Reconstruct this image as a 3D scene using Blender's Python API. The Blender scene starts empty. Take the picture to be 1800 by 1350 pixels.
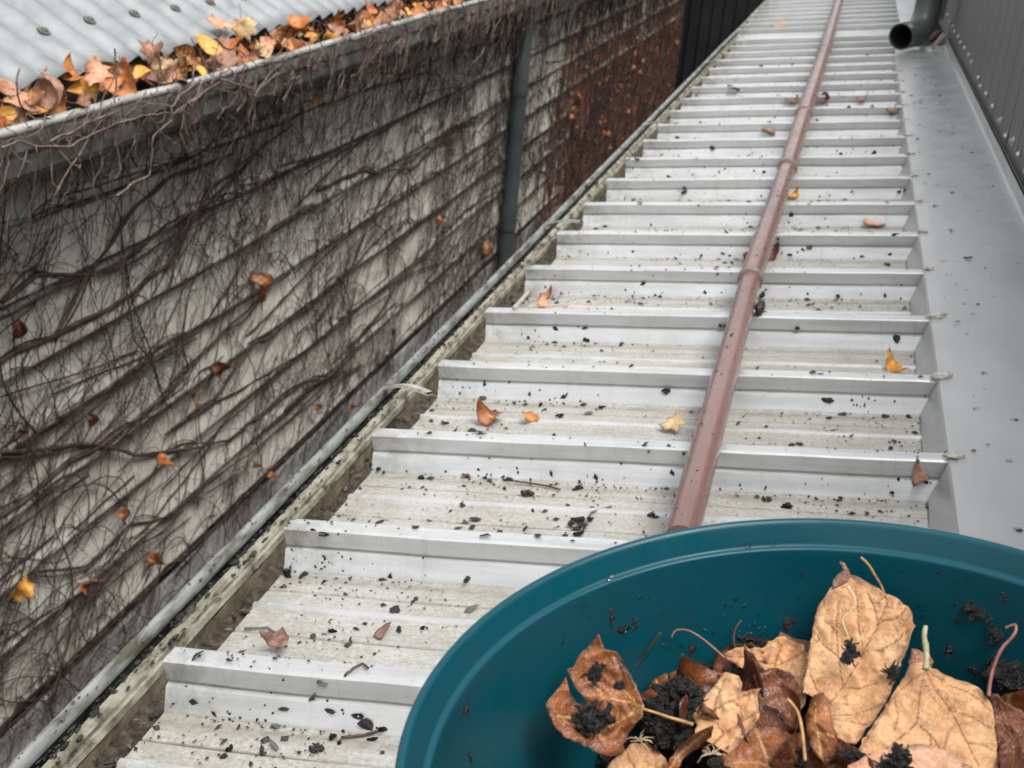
import bpy, bmesh, math, random
from math import sin, cos, pi, radians, sqrt
from mathutils import Vector, Matrix, noise
from mathutils.geometry import delaunay_2d_cdt
rnd = random.Random(7)
sc = bpy.context.scene
C = sc.collection

# ------------------------------------------------------------------ camera
TH = radians(8.5)                       # fall of the lean-to roof towards its gutter
Q = Matrix(((cos(TH), 0, -sin(TH)), (0, 1, 0), (sin(TH), 0, cos(TH))))   # roof -> world
cam_d = bpy.data.cameras.new("camera"); cam = bpy.data.objects.new("camera", cam_d); C.objects.link(cam)
F = 2259.346
YAW, PIT, ROL = radians(16.00631), radians(69.91358), radians(-3.60509)
RC = Q @ (Matrix.Rotation(YAW, 3, 'Z') @ Matrix.Rotation(PIT, 3, 'X') @ Matrix.Rotation(ROL, 3, 'Z'))
CW = Vector((0.43069, -0.77217, 0.64901))
cam.matrix_world = Matrix.Translation(CW) @ RC.to_4x4()
cam_d.sensor_width = 36; cam_d.lens = F/1800*36; cam_d.clip_start = .02; cam_d.clip_end = 500
cam_d.dof.use_dof = True; cam_d.dof.focus_distance = .8; cam_d.dof.aperture_fstop = 24
sc.camera = cam
# ------------------------------------------------------------------ sky, sun, exposure (overcast)
w = bpy.data.worlds.new("World"); sc.world = w; w.use_nodes = True
nt = w.node_tree; bg = nt.nodes['Background']
sky = nt.nodes.new('ShaderNodeTexSky'); sky.sky_type = 'NISHITA'; sky.sun_disc = False
SUN_EL, SUN_ROT = radians(66), radians(125)
sky.sun_elevation = SUN_EL; sky.sun_rotation = SUN_ROT; sky.dust_density = 3; sky.air_density = 1
hs = nt.nodes.new('ShaderNodeHueSaturation'); hs.inputs['Saturation'].default_value = .14
nt.links.new(sky.outputs[0], hs.inputs['Color']); nt.links.new(hs.outputs[0], bg.inputs['Color'])
bg.inputs['Strength'].default_value = .135
sl = bpy.data.lights.new("sun", 'SUN'); sl.energy = 1.5; sl.angle = radians(32); sl.color = (1, .97, .93)
so = bpy.data.objects.new("sun", sl); C.objects.link(so)
sd = Vector((sin(SUN_ROT)*cos(SUN_EL), cos(SUN_ROT)*cos(SUN_EL), sin(SUN_EL)))
so.rotation_euler = sd.to_track_quat('Z', 'Y').to_euler()
sc.view_settings.view_transform = 'Standard'; sc.view_settings.look = 'None'; sc.view_settings.gamma = 1
sc.view_settings.exposure = .93

# ------------------------------------------------------------------ helpers
def ray(u, v):
    return (RC @ Vector(((u-900)/F, -(v-675)/F, -1))).normalized()
def on_x(u, v, X):
    d = ray(u, v); return CW + d*((X-CW.x)/d.x)
def on_plane(u, v, P0, n):
    d = ray(u, v); return CW + d*(n.dot(P0-CW)/n.dot(d))
def r2w(x, y, z): return Q @ Vector((x, y, z))
def tag(o, label=None, cat=None, group=None, kind=None):
    if label: o['label'] = label
    if cat: o['category'] = cat
    if group: o['group'] = group
    if kind: o['kind'] = kind
    return o
def empty(name, loc=(0, 0, 0), **k):
    o = bpy.data.objects.new(name, None); C.objects.link(o); o.location = loc; o.empty_display_size = .05
    return tag(o, **k)
def mesh(name, verts, faces, mat, parent=None, smooth=False, M=None):
    me = bpy.data.meshes.new(name); me.from_pydata([tuple(v) for v in verts], [], faces)
    if smooth: me.polygons.foreach_set('use_smooth', [True]*len(me.polygons))
    me.materials.append(mat); me.update()
    o = bpy.data.objects.new(name, me); C.objects.link(o)
    if parent: o.parent = parent
    if M is not None: o.matrix_local = M
    return o
def child(o, parent):
    o.parent = parent; o.matrix_parent_inverse = Matrix.Translation(-Vector(parent.location)); return o
class MB:
    def __init__(s): s.v = []; s.f = []
    def box(s, x0, x1, y0, y1, z0, z1, T=None):
        n = len(s.v)
        for x in (x0, x1):
            for y in (y0, y1):
                for z in (z0, z1):
                    p = Vector((x, y, z)); s.v.append(T @ p if T is not None else p)
        s.f += [(n, n+1, n+3, n+2), (n+4, n+6, n+7, n+5), (n, n+4, n+5, n+1), (n+2, n+3, n+7, n+6), (n, n+2, n+6, n+4), (n+1, n+5, n+7, n+3)]
    def tube(s, pts, rad, k=6, cap=True):
        pts = [Vector(p) for p in pts]; n0 = len(s.v); m = len(pts)
        if not hasattr(rad, '__len__'): rad = [rad]*m
        up = None
        for i, p in enumerate(pts):
            t = (pts[min(i+1, m-1)] - pts[max(i-1, 0)])
            t = t.normalized() if t.length > 1e-9 else Vector((0, 0, 1))
            if up is None: up = t.orthogonal().normalized()
            a = (up - t*up.dot(t)); a = a.normalized() if a.length > 1e-6 else t.orthogonal().normalized()
            up = a; b = t.cross(a)
            for j in range(k):
                an = 2*pi*j/k; s.v.append(p + (a*cos(an)+b*sin(an))*rad[i])
        for i in range(m-1):
            for j in range(k):
                s.f.append((n0+i*k+j, n0+i*k+(j+1) % k, n0+(i+1)*k+(j+1) % k, n0+(i+1)*k+j))
        if cap:
            s.f.append(tuple(n0+j for j in range(k))[::-1]); s.f.append(tuple(n0+(m-1)*k+j for j in range(k)))
    def extrude(s, prof, ys, T=None, wob=0):
        """prof: list of (x,z); swept along y"""
        n = len(s.v); k = len(prof)
        for y in ys:
            for (x, z) in prof:
                dz = wob*noise.noise(Vector((x*6, y*5, z*6))) if wob else 0
                p = Vector((x, y, z+dz)); s.v.append(T @ p if T is not None else p)
        for i in range(len(ys)-1):
            for j in range(k-1):
                s.f.append((n+i*k+j, n+i*k+j+1, n+(i+1)*k+j+1, n+(i+1)*k+j))
    def build(s, name, mat, parent=None, smooth=False, solid=0, bevel=0, off=0):
        o = mesh(name, s.v, s.f, mat, parent, smooth)
        if solid:
            m = o.modifiers.new('s', 'SOLIDIFY'); m.thickness = solid; m.offset = off
        if bevel:
            m = o.modifiers.new('b', 'BEVEL'); m.width = bevel; m.segments = 2; m.limit_method = 'ANGLE'
        return o
def frange(a, b, st):
    n = max(1, int(round((b-a)/st))); return [a+(b-a)*i/n for i in range(n+1)]

# ------------------------------------------------------------------ materials
def newmat(name):
    m = bpy.data.materials.new(name); m.use_nodes = True; n = m.node_tree
    return m, n, n.nodes['Principled BSDF']
def N(n, t, **k):
    x = n.nodes.new(t)
    for a, b in k.items(): setattr(x, a, b)
    return x
def noise_n(n, vec, scale, detail=4, rough=.6, dist=0):
    x = N(n, 'ShaderNodeTexNoise'); x.inputs['Scale'].default_value = scale; x.inputs['Detail'].default_value = detail
    x.inputs['Roughness'].default_value = rough; x.inputs['Distortion'].default_value = dist
    n.links.new(vec, x.inputs['Vector']); return x.outputs['Fac']
def ramp(n, fac, stops):
    r = N(n, 'ShaderNodeValToRGB'); e = r.color_ramp.elements
    while len(e) < len(stops): e.new(.5)
    for i, (p, c) in enumerate(stops):
        e[i].position = p; e[i].color = (*c, 1) if hasattr(c, '__len__') else (c, c, c, 1)
    n.links.new(fac, r.inputs[0]); return r.outputs[0]
def mix(n, fac, a, b, mode='MIX'):
    x = N(n, 'ShaderNodeMix', data_type='RGBA', blend_type=mode)
    for s, v in ((x.inputs[0], fac), (x.inputs[6], a), (x.inputs[7], b)):
        if hasattr(v, 'is_output'): n.links.new(v, s)
        elif hasattr(v, '__len__'): s.default_value = (*v, 1)
        else: s.default_value = v
    return x.outputs[2]
def mth(n, op, a, b=0, clamp=False):
    x = N(n, 'ShaderNodeMath', operation=op); x.use_clamp = clamp
    for s, v in ((x.inputs[0], a), (x.inputs[1], b)):
        if hasattr(v, 'is_output'): n.links.new(v, s)
        else: s.default_value = v
    return x.outputs[0]
def coords(n, scale=(1, 1, 1)):
    t = N(n, 'ShaderNodeTexCoord'); mp = N(n, 'ShaderNodeMapping'); mp.inputs['Scale'].default_value = scale
    n.links.new(t.outputs['Object'], mp.inputs[0]); return mp.outputs[0]
def bump(n, b, h, strength=.3, dist=.002):
    x = N(n, 'ShaderNodeBump'); x.inputs['Strength'].default_value = strength; x.inputs['Distance'].default_value = dist
    n.links.new(h, x.inputs['Height']); n.links.new(x.outputs[0], b.inputs['Normal'])
def simple(name, cols, scale=30, rough=.6, metal=0, bmp=.2, bd=.001, stretch=(1, 1, 1), lo=.35, hi=.65, spec=.5):
    m, n, b = newmat(name); v = coords(n, stretch)
    f = noise_n(n, v, scale); k = len(cols)
    c = ramp(n, f, [(lo+(hi-lo)*i/(k-1), cols[i]) for i in range(k)]) if k > 1 else None
    if c: n.links.new(c, b.inputs['Base Color'])
    else: b.inputs['Base Color'].default_value = (*cols[0], 1)
    b.inputs['Roughness'].default_value = rough; b.inputs['Metallic'].default_value = metal
    b.inputs['Specular IOR Level'].default_value = spec
    if bmp: bump(n, b, noise_n(n, v, scale*2.5, 6), bmp, bd)
    return m

# weathered zincalume roof: bright faces, beige lichen and dust lying in the pans
def roof_mat(name, tint, moss):
    m, n, b = newmat(name); v = coords(n)
    sep = N(n, 'ShaderNodeSeparateXYZ'); n.links.new(v, sep.inputs[0])
    clean = ramp(n, noise_n(n, coords(n, (1.2, 14, 14)), 4, 6), [(.3, (0.4657*tint, 0.4744*tint, 0.4744*tint)), (.5, (0.5692*tint, 0.5777*tint, 0.5736*tint)), (.72, (0.6554*tint, 0.6597*tint, 0.6554*tint))])
    sp1 = noise_n(n, v, 230, 5, .75); sp2 = noise_n(n, v, 26, 6, .7); sp3 = noise_n(n, v, 620, 3, .7)
    dirt = ramp(n, sp1, [(.28, (0.1213, 0.1111, 0.09094)), (.42, (0.2829, 0.2694, 0.2357)), (.53, (0.4041, 0.3905, 0.357)), (.68, (0.4984, 0.4849, 0.4512))])
    dirt = mix(n, ramp(n, sp2, [(.38, 0), (.62, 1)]), dirt, (.33, .33, .27), 'MULTIPLY') if moss else mix(n, mth(n, 'MULTIPLY', ramp(n, sp2, [(.42, 0), (.66, 1)]), .55), dirt, (.30, .28, .235))
    # dirt lies where flat and low; ridge tops kept pale as painted highlight lines
    low = mth(n, 'SUBTRACT', 1, mth(n, 'MULTIPLY', sep.outputs['Z'], 300), True)
    pat = ramp(n, noise_n(n, v, 9, 6, .7), [(.3, .55), (.55, .95)])
    lowm = mth(n, 'MULTIPLY', low, pat, True)
    # towards the far end the pans are cleaner
    far = mth(n, 'MULTIPLY', mth(n, 'ADD', sep.outputs['Y'], -.6), .35, True)
    lowm = mth(n, 'MULTIPLY', lowm, mth(n, 'SUBTRACT', 1, mth(n, 'MULTIPLY', far, .45)), True)
    col = mix(n, lowm, clean, dirt)
    crease = mth(n, 'MULTIPLY', mth(n, 'SUBTRACT', -.0009, sep.outputs['Z']), 900, True)  # crease dirt line, darkened to stand for groove shade lost in flat light
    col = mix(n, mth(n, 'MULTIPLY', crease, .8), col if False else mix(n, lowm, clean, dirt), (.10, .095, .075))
    fy = mth(n, 'MODULO', mth(n, 'ADD', sep.outputs['Y'], 10*.233+.009), .233)
    silt = mth(n, 'SUBTRACT', 1, mth(n, 'MULTIPLY', mth(n, 'ABSOLUTE', mth(n, 'SUBTRACT', fy, .219)), 85), True)
    silt = mth(n, 'MULTIPLY', silt, ramp(n, noise_n(n, coords(n, (1, 3, 1)), 28, 6, .75), [(.36, .1), (.6, 1)]))
    col = mix(n, mth(n, 'MULTIPLY', silt, .75), col, (.14, .125, .10))
    # grime specks and brown runs near the eave
    spk = ramp(n, sp1, [(.29, 1), (.35, 0)])
    col = mix(n, mth(n, 'MULTIPLY', spk, .8), col, (.09, .08, .065))
    eave = mth(n, 'MULTIPLY', mth(n, 'SUBTRACT', .09, sep.outputs['X']), 11, True)
    ev = mth(n, 'MULTIPLY', eave, ramp(n, noise_n(n, v, 40, 6, .75), [(.4, 0), (.6, 1)]), True)
    col = mix(n, mth(n, 'MULTIPLY', ev, .6), col, (.20, .17, .12))
    blot = ramp(n, noise_n(n, coords(n, (1, 2.2, 1)), 17, 7, .72), [(.47, 0), (.62, 1)])
    col = mix(n, mth(n, 'MULTIPLY', blot, mth(n, 'ADD', .16, mth(n, 'MULTIPLY', lowm, .34))), col, (.27, .255, .21))
    stk = ramp(n, noise_n(n, coords(n, (1.5, 60, 10)), 3, 5, .7), [(.52, 0), (.68, 1)])
    col = mix(n, mth(n, 'MULTIPLY', stk, mth(n, 'ADD', .10, mth(n, 'MULTIPLY', lowm, .30))), col, (.22, .21, .175))
    # vertical rust / water runs on the rib faces
    run = ramp(n, noise_n(n, coords(n, (30, 2, 2)), 3, 5, .7), [(.55, 0), (.75, 1)])
    col = mix(n, mth(n, 'MULTIPLY', run, .28), col, (.34, .335, .31))
    n.links.new(col, b.inputs['Base Color'])
    n.links.new(mth(n, 'SUBTRACT', .42, mth(n, 'MULTIPLY', lowm, .42), True), b.inputs['Metallic'])
    n.links.new(mth(n, 'ADD', ramp(n, sp2, [(.3, .27), (.7, .42)]), mth(n, 'MULTIPLY', lowm, .25)), b.inputs['Roughness'])
    bump(n, b, mth(n, 'ADD', mth(n, 'MULTIPLY', sp1, lowm), mth(n, 'MULTIPLY', sp3, .15)), .45, .0012)
    return m
M = {}
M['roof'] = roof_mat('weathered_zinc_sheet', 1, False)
M['roof_far'] = roof_mat('mossy_zinc_sheet', .97, True)
def flashing_mat():
    m, n, b = newmat('zinc_flashing'); v = coords(n)
    c = ramp(n, noise_n(n, coords(n, (5, 1.2, 5)), 2.5, 5), [(.3, (0.4184, 0.423, 0.4184)), (.7, (0.5003, 0.5049, 0.5003))])
    c = mix(n, ramp(n, noise_n(n, v, 330, 3, .7), [(.24, .8), (.30, 0)]), c, (.12, .115, .1))
    c = mix(n, mth(n, 'MULTIPLY', ramp(n, noise_n(n, v, 120, 5, .7), [(.55, 0), (.7, 1)]), .25), c, (.58, .57, .54))
    n.links.new(c, b.inputs['Base Color']); b.inputs['Metallic'].default_value = .45
    n.links.new(ramp(n, noise_n(n, v, 14, 5), [(.3, .26), (.7, .42)]), b.inputs['Roughness'])
    bump(n, b, noise_n(n, v, 90, 5), .12, .0008); return m
M['flash'] = flashing_mat()
M['sealant'] = simple('sealant', [(0.44, 0.432, 0.368), (0.576, 0.568, 0.528)], 200, .5, bmp=.5)
M['rimzinc'] = simple('gutter_rim_zinc', [(0.0918, 0.0918, 0.06885), (0.2601, 0.2754, 0.2601), (0.3213, 0.3366, 0.329)], 60, .45, .3, lo=.38, hi=.66, stretch=(1, .25, 1))
M['cream'] = simple('lichen_cream', [(0.01754, 0.01754, 0.0117), (0.1754, 0.1637, 0.117), (0.269, 0.2573, 0.1988), (0.3041, 0.2924, 0.2398)], 55, .8, bmp=.8, bd=.002, lo=.32, hi=.68, stretch=(1, .45, 1))
M['sludge'] = simple('gutter_sludge', [(0.01, 0.0075, 0.005), (0.045, 0.033, 0.021), (0.095, 0.0725, 0.05), (0.15, 0.125, 0.09)], 90, .75, bmp=1, bd=.006, lo=.3, hi=.75)
M['olive'] = simple('gutter_inner_metal', [(.05, .042, .028), (.15, .125, .08), (.26, .225, .155)], 40, .75, bmp=.6, lo=.3, hi=.7)
M['strap'] = simple('chalky_strap', [(0.28, 0.256, 0.216), (0.48, 0.464, 0.416)], 120, .7, bmp=.5)
def pole_mat():
    m, n, b = newmat('scuffed_pink_brown_pole'); v = coords(n)
    c = ramp(n, noise_n(n, coords(n, (1, .12, 1)), 18, 5), [(.35, (.15, .080, .068)), (.5, (.183, .102, .089)), (.65, (.218, .129, .115))])
    c = mix(n, mth(n, 'MULTIPLY', ramp(n, noise_n(n, coords(n, (1, .05, 1)), 260, 4, .7), [(.62, 0), (.7, 1)]), .16), c, (.45, .34, .31))
    c = mix(n, mth(n, 'MULTIPLY', ramp(n, noise_n(n, v, 34, 7, .75), [(.56, 0), (.72, 1)]), .25), c, (.15, .095, .085))
    n.links.new(c, b.inputs['Base Color']); n.links.new(ramp(n, noise_n(n, v, 40, 6), [(.35, .16), (.65, .34)]), b.inputs['Roughness']); bump(n, b, noise_n(n, v, 150, 5), .1, .0008); return m
M['pole'] = pole_mat()
M['collar'] = simple('pole_collar', [(.16, .11, .10), (.24, .17, .155)], 80, .4)
def teal_mat():
    m, n, b = newmat('scuffed_teal_plastic'); v = coords(n)
    c = ramp(n, noise_n(n, v, 6, 5), [(.35, (0.000672, 0.05376, 0.07616)), (.65, (0.001344, 0.06944, 0.09408))])
    scr = ramp(n, noise_n(n, coords(n, (3, 3, 90)), 9, 6, .8, .4), [(.66, 0), (.72, 1)])
    scr2 = ramp(n, noise_n(n, coords(n, (160, 12, 9)), 2, 5, .8, 1), [(.68, 0), (.74, 1)])
    c = mix(n, mth(n, 'MULTIPLY', scr, .16), c, (.10, .22, .26)); c = mix(n, mth(n, 'MULTIPLY', scr2, .2), c, (.10, .22, .26))
    sm = ramp(n, noise_n(n, v, 22, 8, .78), [(.57, 0), (.70, 1)])
    c = mix(n, mth(n, 'MULTIPLY', sm, .4), c, (.028, .045, .045))
    gr = ramp(n, noise_n(n, v, 520, 3, .7), [(.68, 0), (.72, 1)])
    c = mix(n, mth(n, 'MULTIPLY', gr, .55), c, (.015, .013, .01))
    n.links.new(c, b.inputs['Base Color']); n.links.new(ramp(n, noise_n(n, v, 30, 6, .7), [(.35, .26), (.65, .46)]), b.inputs['Roughness'])
    b.inputs['Specular IOR Level'].default_value = .33; bump(n, b, noise_n(n, v, 260, 5), .06, .0006); return m
M['teal'] = teal_mat()
M['wallgrey'] = simple('grey_cladding', [(0.1224, 0.1265, 0.1183), (0.1428, 0.1469, 0.137)], 5, .5, .1, bmp=.04)
M['darkfence'] = simple('charcoal_panel', [(.011, .012, .013), (.02, .021, .022)], 4, .5)
M['screw'] = simple('zinc_screw', [(0.585, 0.585, 0.546), (0.78, 0.78, 0.741)], 200, .3, .6)
M['pipe'] = simple('grey_green_pvc', [(0.064, 0.08, 0.0736), (0.096, 0.1152, 0.1075)], 12, .35, bmp=.03)
M['pipe_dark'] = simple('pipe_inside_shade', [(.02, .024, .022), (.03, .035, .03)], 12, .6)
M['downpipe'] = simple('slate_downpipe', [(0.048, 0.06, 0.06), (0.072, 0.087, 0.084)], 8, .5)
M['galv'] = simple('old_galvanised', [(0.1887, 0.2045, 0.2089), (0.2337, 0.2494, 0.2561), (0.2696, 0.2832, 0.2876)], 22, .55, .15, bmp=.15)
M['galvgut'] = simple('old_gutter_face', [(0.054, 0.048, 0.042), (0.108, 0.105, 0.096), (0.168, 0.168, 0.153)], 20, .6, .1, bmp=.3)
M['galvrim'] = simple('old_gutter_bead', [(0.18, 0.162, 0.135), (0.432, 0.432, 0.405), (0.558, 0.558, 0.531)], 25, .45, .3, bmp=.3, stretch=(1, .4, 1), lo=.3)
def board_mat():
    m, n, b = newmat('old_painted_weatherboard'); v = coords(n)
    c = ramp(n, noise_n(n, coords(n, (1, .6, 2)), 3, 6, .65), [(.3, (0.506, 0.4807, 0.4099)), (.5, (0.6376, 0.6123, 0.5364)), (.7, (0.7489, 0.7236, 0.6477))])
    st = ramp(n, noise_n(n, v, 9, 7, .7), [(.48, 0), (.66, 1)])
    c = mix(n, mth(n, 'MULTIPLY', st, .45), c, (.24, .185, .155))
    sp = ramp(n, noise_n(n, v, 120, 4, .7), [(.58, 0), (.66, 1)])
    c = mix(n, mth(n, 'MULTIPLY', sp, .5), c, (.12, .09, .075))
    n.links.new(c, b.inputs['Base Color']); b.inputs['Roughness'].default_value = .6
    bump(n, b, noise_n(n, v, 60, 6), .2, .002); return m
M['board'] = board_mat()
M['brownwall'] = simple('brown_stained_base', [(0.078, 0.039, 0.0286), (0.182, 0.0845, 0.0546), (0.26, 0.156, 0.117), (0.39, 0.338, 0.286)], 5, .8, bmp=.6, bd=.01, lo=.3, hi=.75)
M['plinth'] = simple('grey_plinth', [(.42, .41, .41), (.58, .57, .57)], 5, .6)
M['soffit'] = simple('dark_soffit', [(.03, .027, .024), (.06, .055, .05)], 8, .8)
M['ground'] = simple('alley_earth', [(.12, .10, .08), (.25, .23, .20), (.36, .34, .31)], 12, .9, bmp=.8, bd=.02)
M['stem'] = simple('vine_bark', [(0.02529, 0.01589, 0.013), (0.05419, 0.03396, 0.02746), (0.1011, 0.06502, 0.05419)], 35, .8, bmp=.5)
M['twig'] = simple('pale_twig_bark', [(0.07514, 0.04913, 0.04046), (0.1503, 0.104, 0.08959), (0.2081, 0.1561, 0.1358)], 50, .7, bmp=.4)
M['russet'] = simple('russet_vine_bark', [(.07, .026, .016), (.15, .055, .032), (.22, .09, .055)], 20, .85, bmp=0)
M['hair'] = simple('vine_tendril', [(0.04, 0.024, 0.02), (0.096, 0.064, 0.0544)], 20, .9, bmp=0)
M['mud'] = simple('wet_black_mud', [(.002, .002, .002), (.007, .006, .0055), (.02, .017, .015)], 260, .18, bmp=1, bd=.003, spec=.8)
M['debris'] = simple('dark_litter', [(.006, .006, .005), (.016, .015, .013), (.04, .034, .028)], 120, .6, bmp=.5)
M['debris2'] = simple('brown_litter', [(.05, .035, .028), (.12, .085, .07)], 120, .65, bmp=.5)
M['debris3'] = simple('grey_litter', [(.07, .07, .06), (.16, .155, .14)], 120, .6, bmp=.5)
def water_mat():
    m, n, b = newmat('water_drop'); b.inputs['Base Color'].default_value = (.9, .97, 1, 1); b.inputs['Roughness'].default_value = .03
    b.inputs['Transmission Weight'].default_value = 1; b.inputs['IOR'].default_value = 1.33; return m
M['water'] = water_mat()
def leaf_mat(name, c0, c1, c2, vein, spot=(.05, .03, .02), rough=.55, spots=.5, sc_=1, sheen=.3):
    m, n, b = newmat(name); v = coords(n)
    oi = N(n, 'ShaderNodeObjectInfo')
    va = N(n, 'ShaderNodeVectorMath', operation='ADD'); n.links.new(v, va.inputs[0]); n.links.new(oi.outputs['Random'], va.inputs[1])
    v = va.outputs[0]
    f = noise_n(n, v, 38*sc_, 6, .7)
    c = ramp(n, f, [(.37, c0), (.5, c1), (.63, c2)])
    net = N(n, 'ShaderNodeTexVoronoi', feature='DISTANCE_TO_EDGE'); net.inputs['Scale'].default_value = 420*sc_; n.links.new(v, net.inputs['Vector'])
    nn = ramp(n, net.outputs['Distance'], [(.0, 1), (.09, 0)])
    c = mix(n, mth(n, 'MULTIPLY', nn, .22), c, c0)
    sp = ramp(n, noise_n(n, v, 330*sc_, 4, .75), [(.52, 0), (.62, 1)])
    reg = ramp(n, noise_n(n, v, 30*sc_, 4, .6), [(.4, 0), (.62, 1)])
    c = mix(n, mth(n, 'MULTIPLY', mth(n, 'MULTIPLY', sp, reg), spots), c, spot)
    at = N(n, 'ShaderNodeAttribute', attribute_name='vein')
    c = mix(n, mth(n, 'MULTIPLY', at.outputs['Fac'], .9), c, vein)
    ed = N(n, 'ShaderNodeAttribute', attribute_name='edge')
    c = mix(n, mth(n, 'MULTIPLY', mth(n, 'MULTIPLY', ed.outputs['Fac'], ramp(n, noise_n(n, v, 90*sc_, 5, .7), [(.42, 0), (.6, 1)])), .85), c, spot)
    n.links.new(c, b.inputs['Base Color'])
    n.links.new(ramp(n, f, [(.3, rough-.15), (.7, rough+.1)]), b.inputs['Roughness'])
    h = mth(n, 'ADD', mth(n, 'MULTIPLY', nn, -.25), mth(n, 'ADD', mth(n, 'MULTIPLY', at.outputs['Fac'], .9), noise_n(n, v, 110*sc_, 6, .7)))
    bump(n, b, h, .5, .0012); return m
M['tan'] = leaf_mat('tan_leaf', (.38, .175, .07), (.58, .31, .14), (.72, .44, .235), (.16, .065, .025), (.16, .08, .04), .6, .8)
M['rust'] = leaf_mat('rust_brown_leaf', (.09, .026, .007), (.22, .068, .016), (.36, .135, .048), (.60, .34, .14), (.02, .012, .008), .44, .5)
M['deep'] = leaf_mat('deep_red_brown_leaf', (.045, .012, .006), (.11, .03, .012), (.20, .065, .025), (.2, .09, .04), (.01, .007, .005), .36, .5)
M['orange'] = leaf_mat('orange_leaf', (.40, .10, .02), (.58, .20, .04), (.65, .30, .09), (.38, .13, .04), (.12, .04, .02), .5, .4)
M['yellow'] = leaf_mat('golden_leaf', (.62, .25, .03), (.74, .36, .05), (.78, .45, .12), (.5, .22, .04), (.20, .08, .03), .5, .3)
M['pale'] = leaf_mat('pale_straw_leaf', (.50, .31, .13), (.68, .48, .25), (.76, .60, .40), (.42, .24, .11), (.2, .1, .05), .6, .3)
M['brown'] = leaf_mat('dull_brown_leaf', (.19, .085, .05), (.33, .16, .10), (.45, .25, .17), (.22, .11, .07), (.05, .025, .018), .55, .4)
M['peach'] = leaf_mat('salmon_leaf', (.50, .22, .12), (.62, .32, .19), (.70, .43, .29), (.40, .18, .1), (.15, .07, .04), .55, .3)
M['mauve'] = leaf_mat('mauve_brown_leaf', (.15, .075, .055), (.23, .125, .095), (.33, .20, .155), (.12, .06, .045), (.04, .025, .02), .55, .4)
M['darkred'] = leaf_mat('dark_red_leaf', (.05, .008, .006), (.11, .02, .014), (.17, .045, .03), (.1, .03, .02), (.01, .006, .005), .5, .4)
M['stalk_red'] = simple('reddish_stalk', [(.20, .07, .05), (.36, .15, .12)], 200, .45)
M['stalk_pale'] = simple('pale_green_stalk', [(.26, .24, .13), (.42, .40, .27)], 200, .6, bmp=.5)
M['stalk_ochre'] = simple('ochre_stalk', [(.30, .15, .05), (.55, .33, .14)], 200, .5, bmp=.4)
M['stalk_dark'] = simple('dark_stalk', [(.03, .018, .012), (.10, .06, .045)], 200, .5)
M['fluff'] = simple('seed_fluff', [(.50, .38, .22), (.72, .60, .40)], 300, .8)

def part(name, mb, mat, parent, **k):
    o = mb.build(name, mat, None, **k); o.parent = parent
    o.matrix_parent_inverse = parent.matrix_basis.inverted() if parent.parent is None else (parent.parent.matrix_basis @ parent.matrix_parent_inverse @ parent.matrix_basis if False else Matrix()).inverted()
    return o
Q4 = Q.to_4x4()
PER = .233
# ------------------------------------------------------------------ lean-to roof we look along
PROF = [(-.0125, 0), (-.0035, .0190), (.0025, .0205), (.0025, .0215), (-.0005, .0235), (-.0010, .0395), (.0012, .0412), (.019, .0412), (.021, .0395), (.022, .0235),
        (.0185, .0215), (.0185, .0205), (.0245, .0190), (.0335, 0), (.064, 0), (.0665, .0034), (.0715, .0034), (.0745, 0), (.1105, 0), (.1125, -.003), (.1145, 0),
        (.150, 0), (.1525, .0036), (.1575, .0036), (.1605, 0), (.1835, 0), (.1855, -.003), (.1875, 0)]
ENV = [(-.0125, 0), (-.0035, .019), (-.0012, .0235), (0, .0395), (.002, .0412), (.019, .0412), (.021, .0395), (.022, .0235), (.0245, .019), (.0335, 0), (.2205, 0)]
def roofz(y):
    t = (y+.0125) % PER - .0125
    for (a, za), (b, zb) in zip(ENV, ENV[1:]):
        if a <= t <= b: return za+(zb-za)*(t-a)/(b-a)
    return 0
def hit_roof(u, v):
    d = Q.transposed() @ ray(u, v); o = Q.transposed() @ CW
    t = (.06-o.z)/d.z
    for _ in range(4000):
        p = o + d*t
        if p.z <= roofz(p.y) or p.z < -.002: return p
        t += .0008
    return p
XR = .617
def sheet(name, i0, i1, dz, mat, parent, x0=0.0):
    xs = frange(x0, XR+.03, .03); v = []; f = []
    pr = ([(i0*PER-.10, dz), (i0*PER-.05, dz)] if dz else []) + [(i*PER+a, z+dz) for i in range(i0, i1) for a, z in PROF] + [(i1*PER-.0125, dz)]
    k = len(pr)
    for x in xs:
        for (y, z) in pr:
            nz = .0011*noise.noise(Vector((x*7, y*3.1, 4))) + .0005*noise.noise(Vector((x*30, y*9, 1)))
            ny = .0012*noise.noise(Vector((x*5, y*2, 9)))
            xx = x + (.004*noise.noise(Vector((y*2.2, 3, 3))) + .0015*noise.noise(Vector((y*60, 1, 1))) if x == xs[0] else 0)
            v.append((xx, y+ny, z+nz))
    for i in range(len(xs)-1):
        for j in range(k-1): f.append((i*k+j, (i+1)*k+j, (i+1)*k+j+1, i*k+j+1))
    o = mesh(name, v, f, mat, parent)
    m = o.modifiers.new('s', 'SOLIDIFY'); m.thickness = .0009; m.offset = -1
    m = o.modifiers.new('b', 'BEVEL'); m.width = .0006; m.segments = 2; m.limit_method = 'ANGLE'; m.angle_limit = radians(35)
    return o
lean = empty('lean_to', label='narrow ribbed pale metal roof with a dirty gutter along its left edge', cat='roof')
lean.rotation_euler = (0, -TH, 0); lean.matrix_world = Q4
lean.rotation_euler = Q.to_euler()
bpy.context.view_layer.update()
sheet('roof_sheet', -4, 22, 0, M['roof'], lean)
fs = sheet('roof_sheet', 21, 50, .020, M['roof_far'], lean, -.015); tag(fs, 'mossy far roof sheet lapped over the near one')
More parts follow.
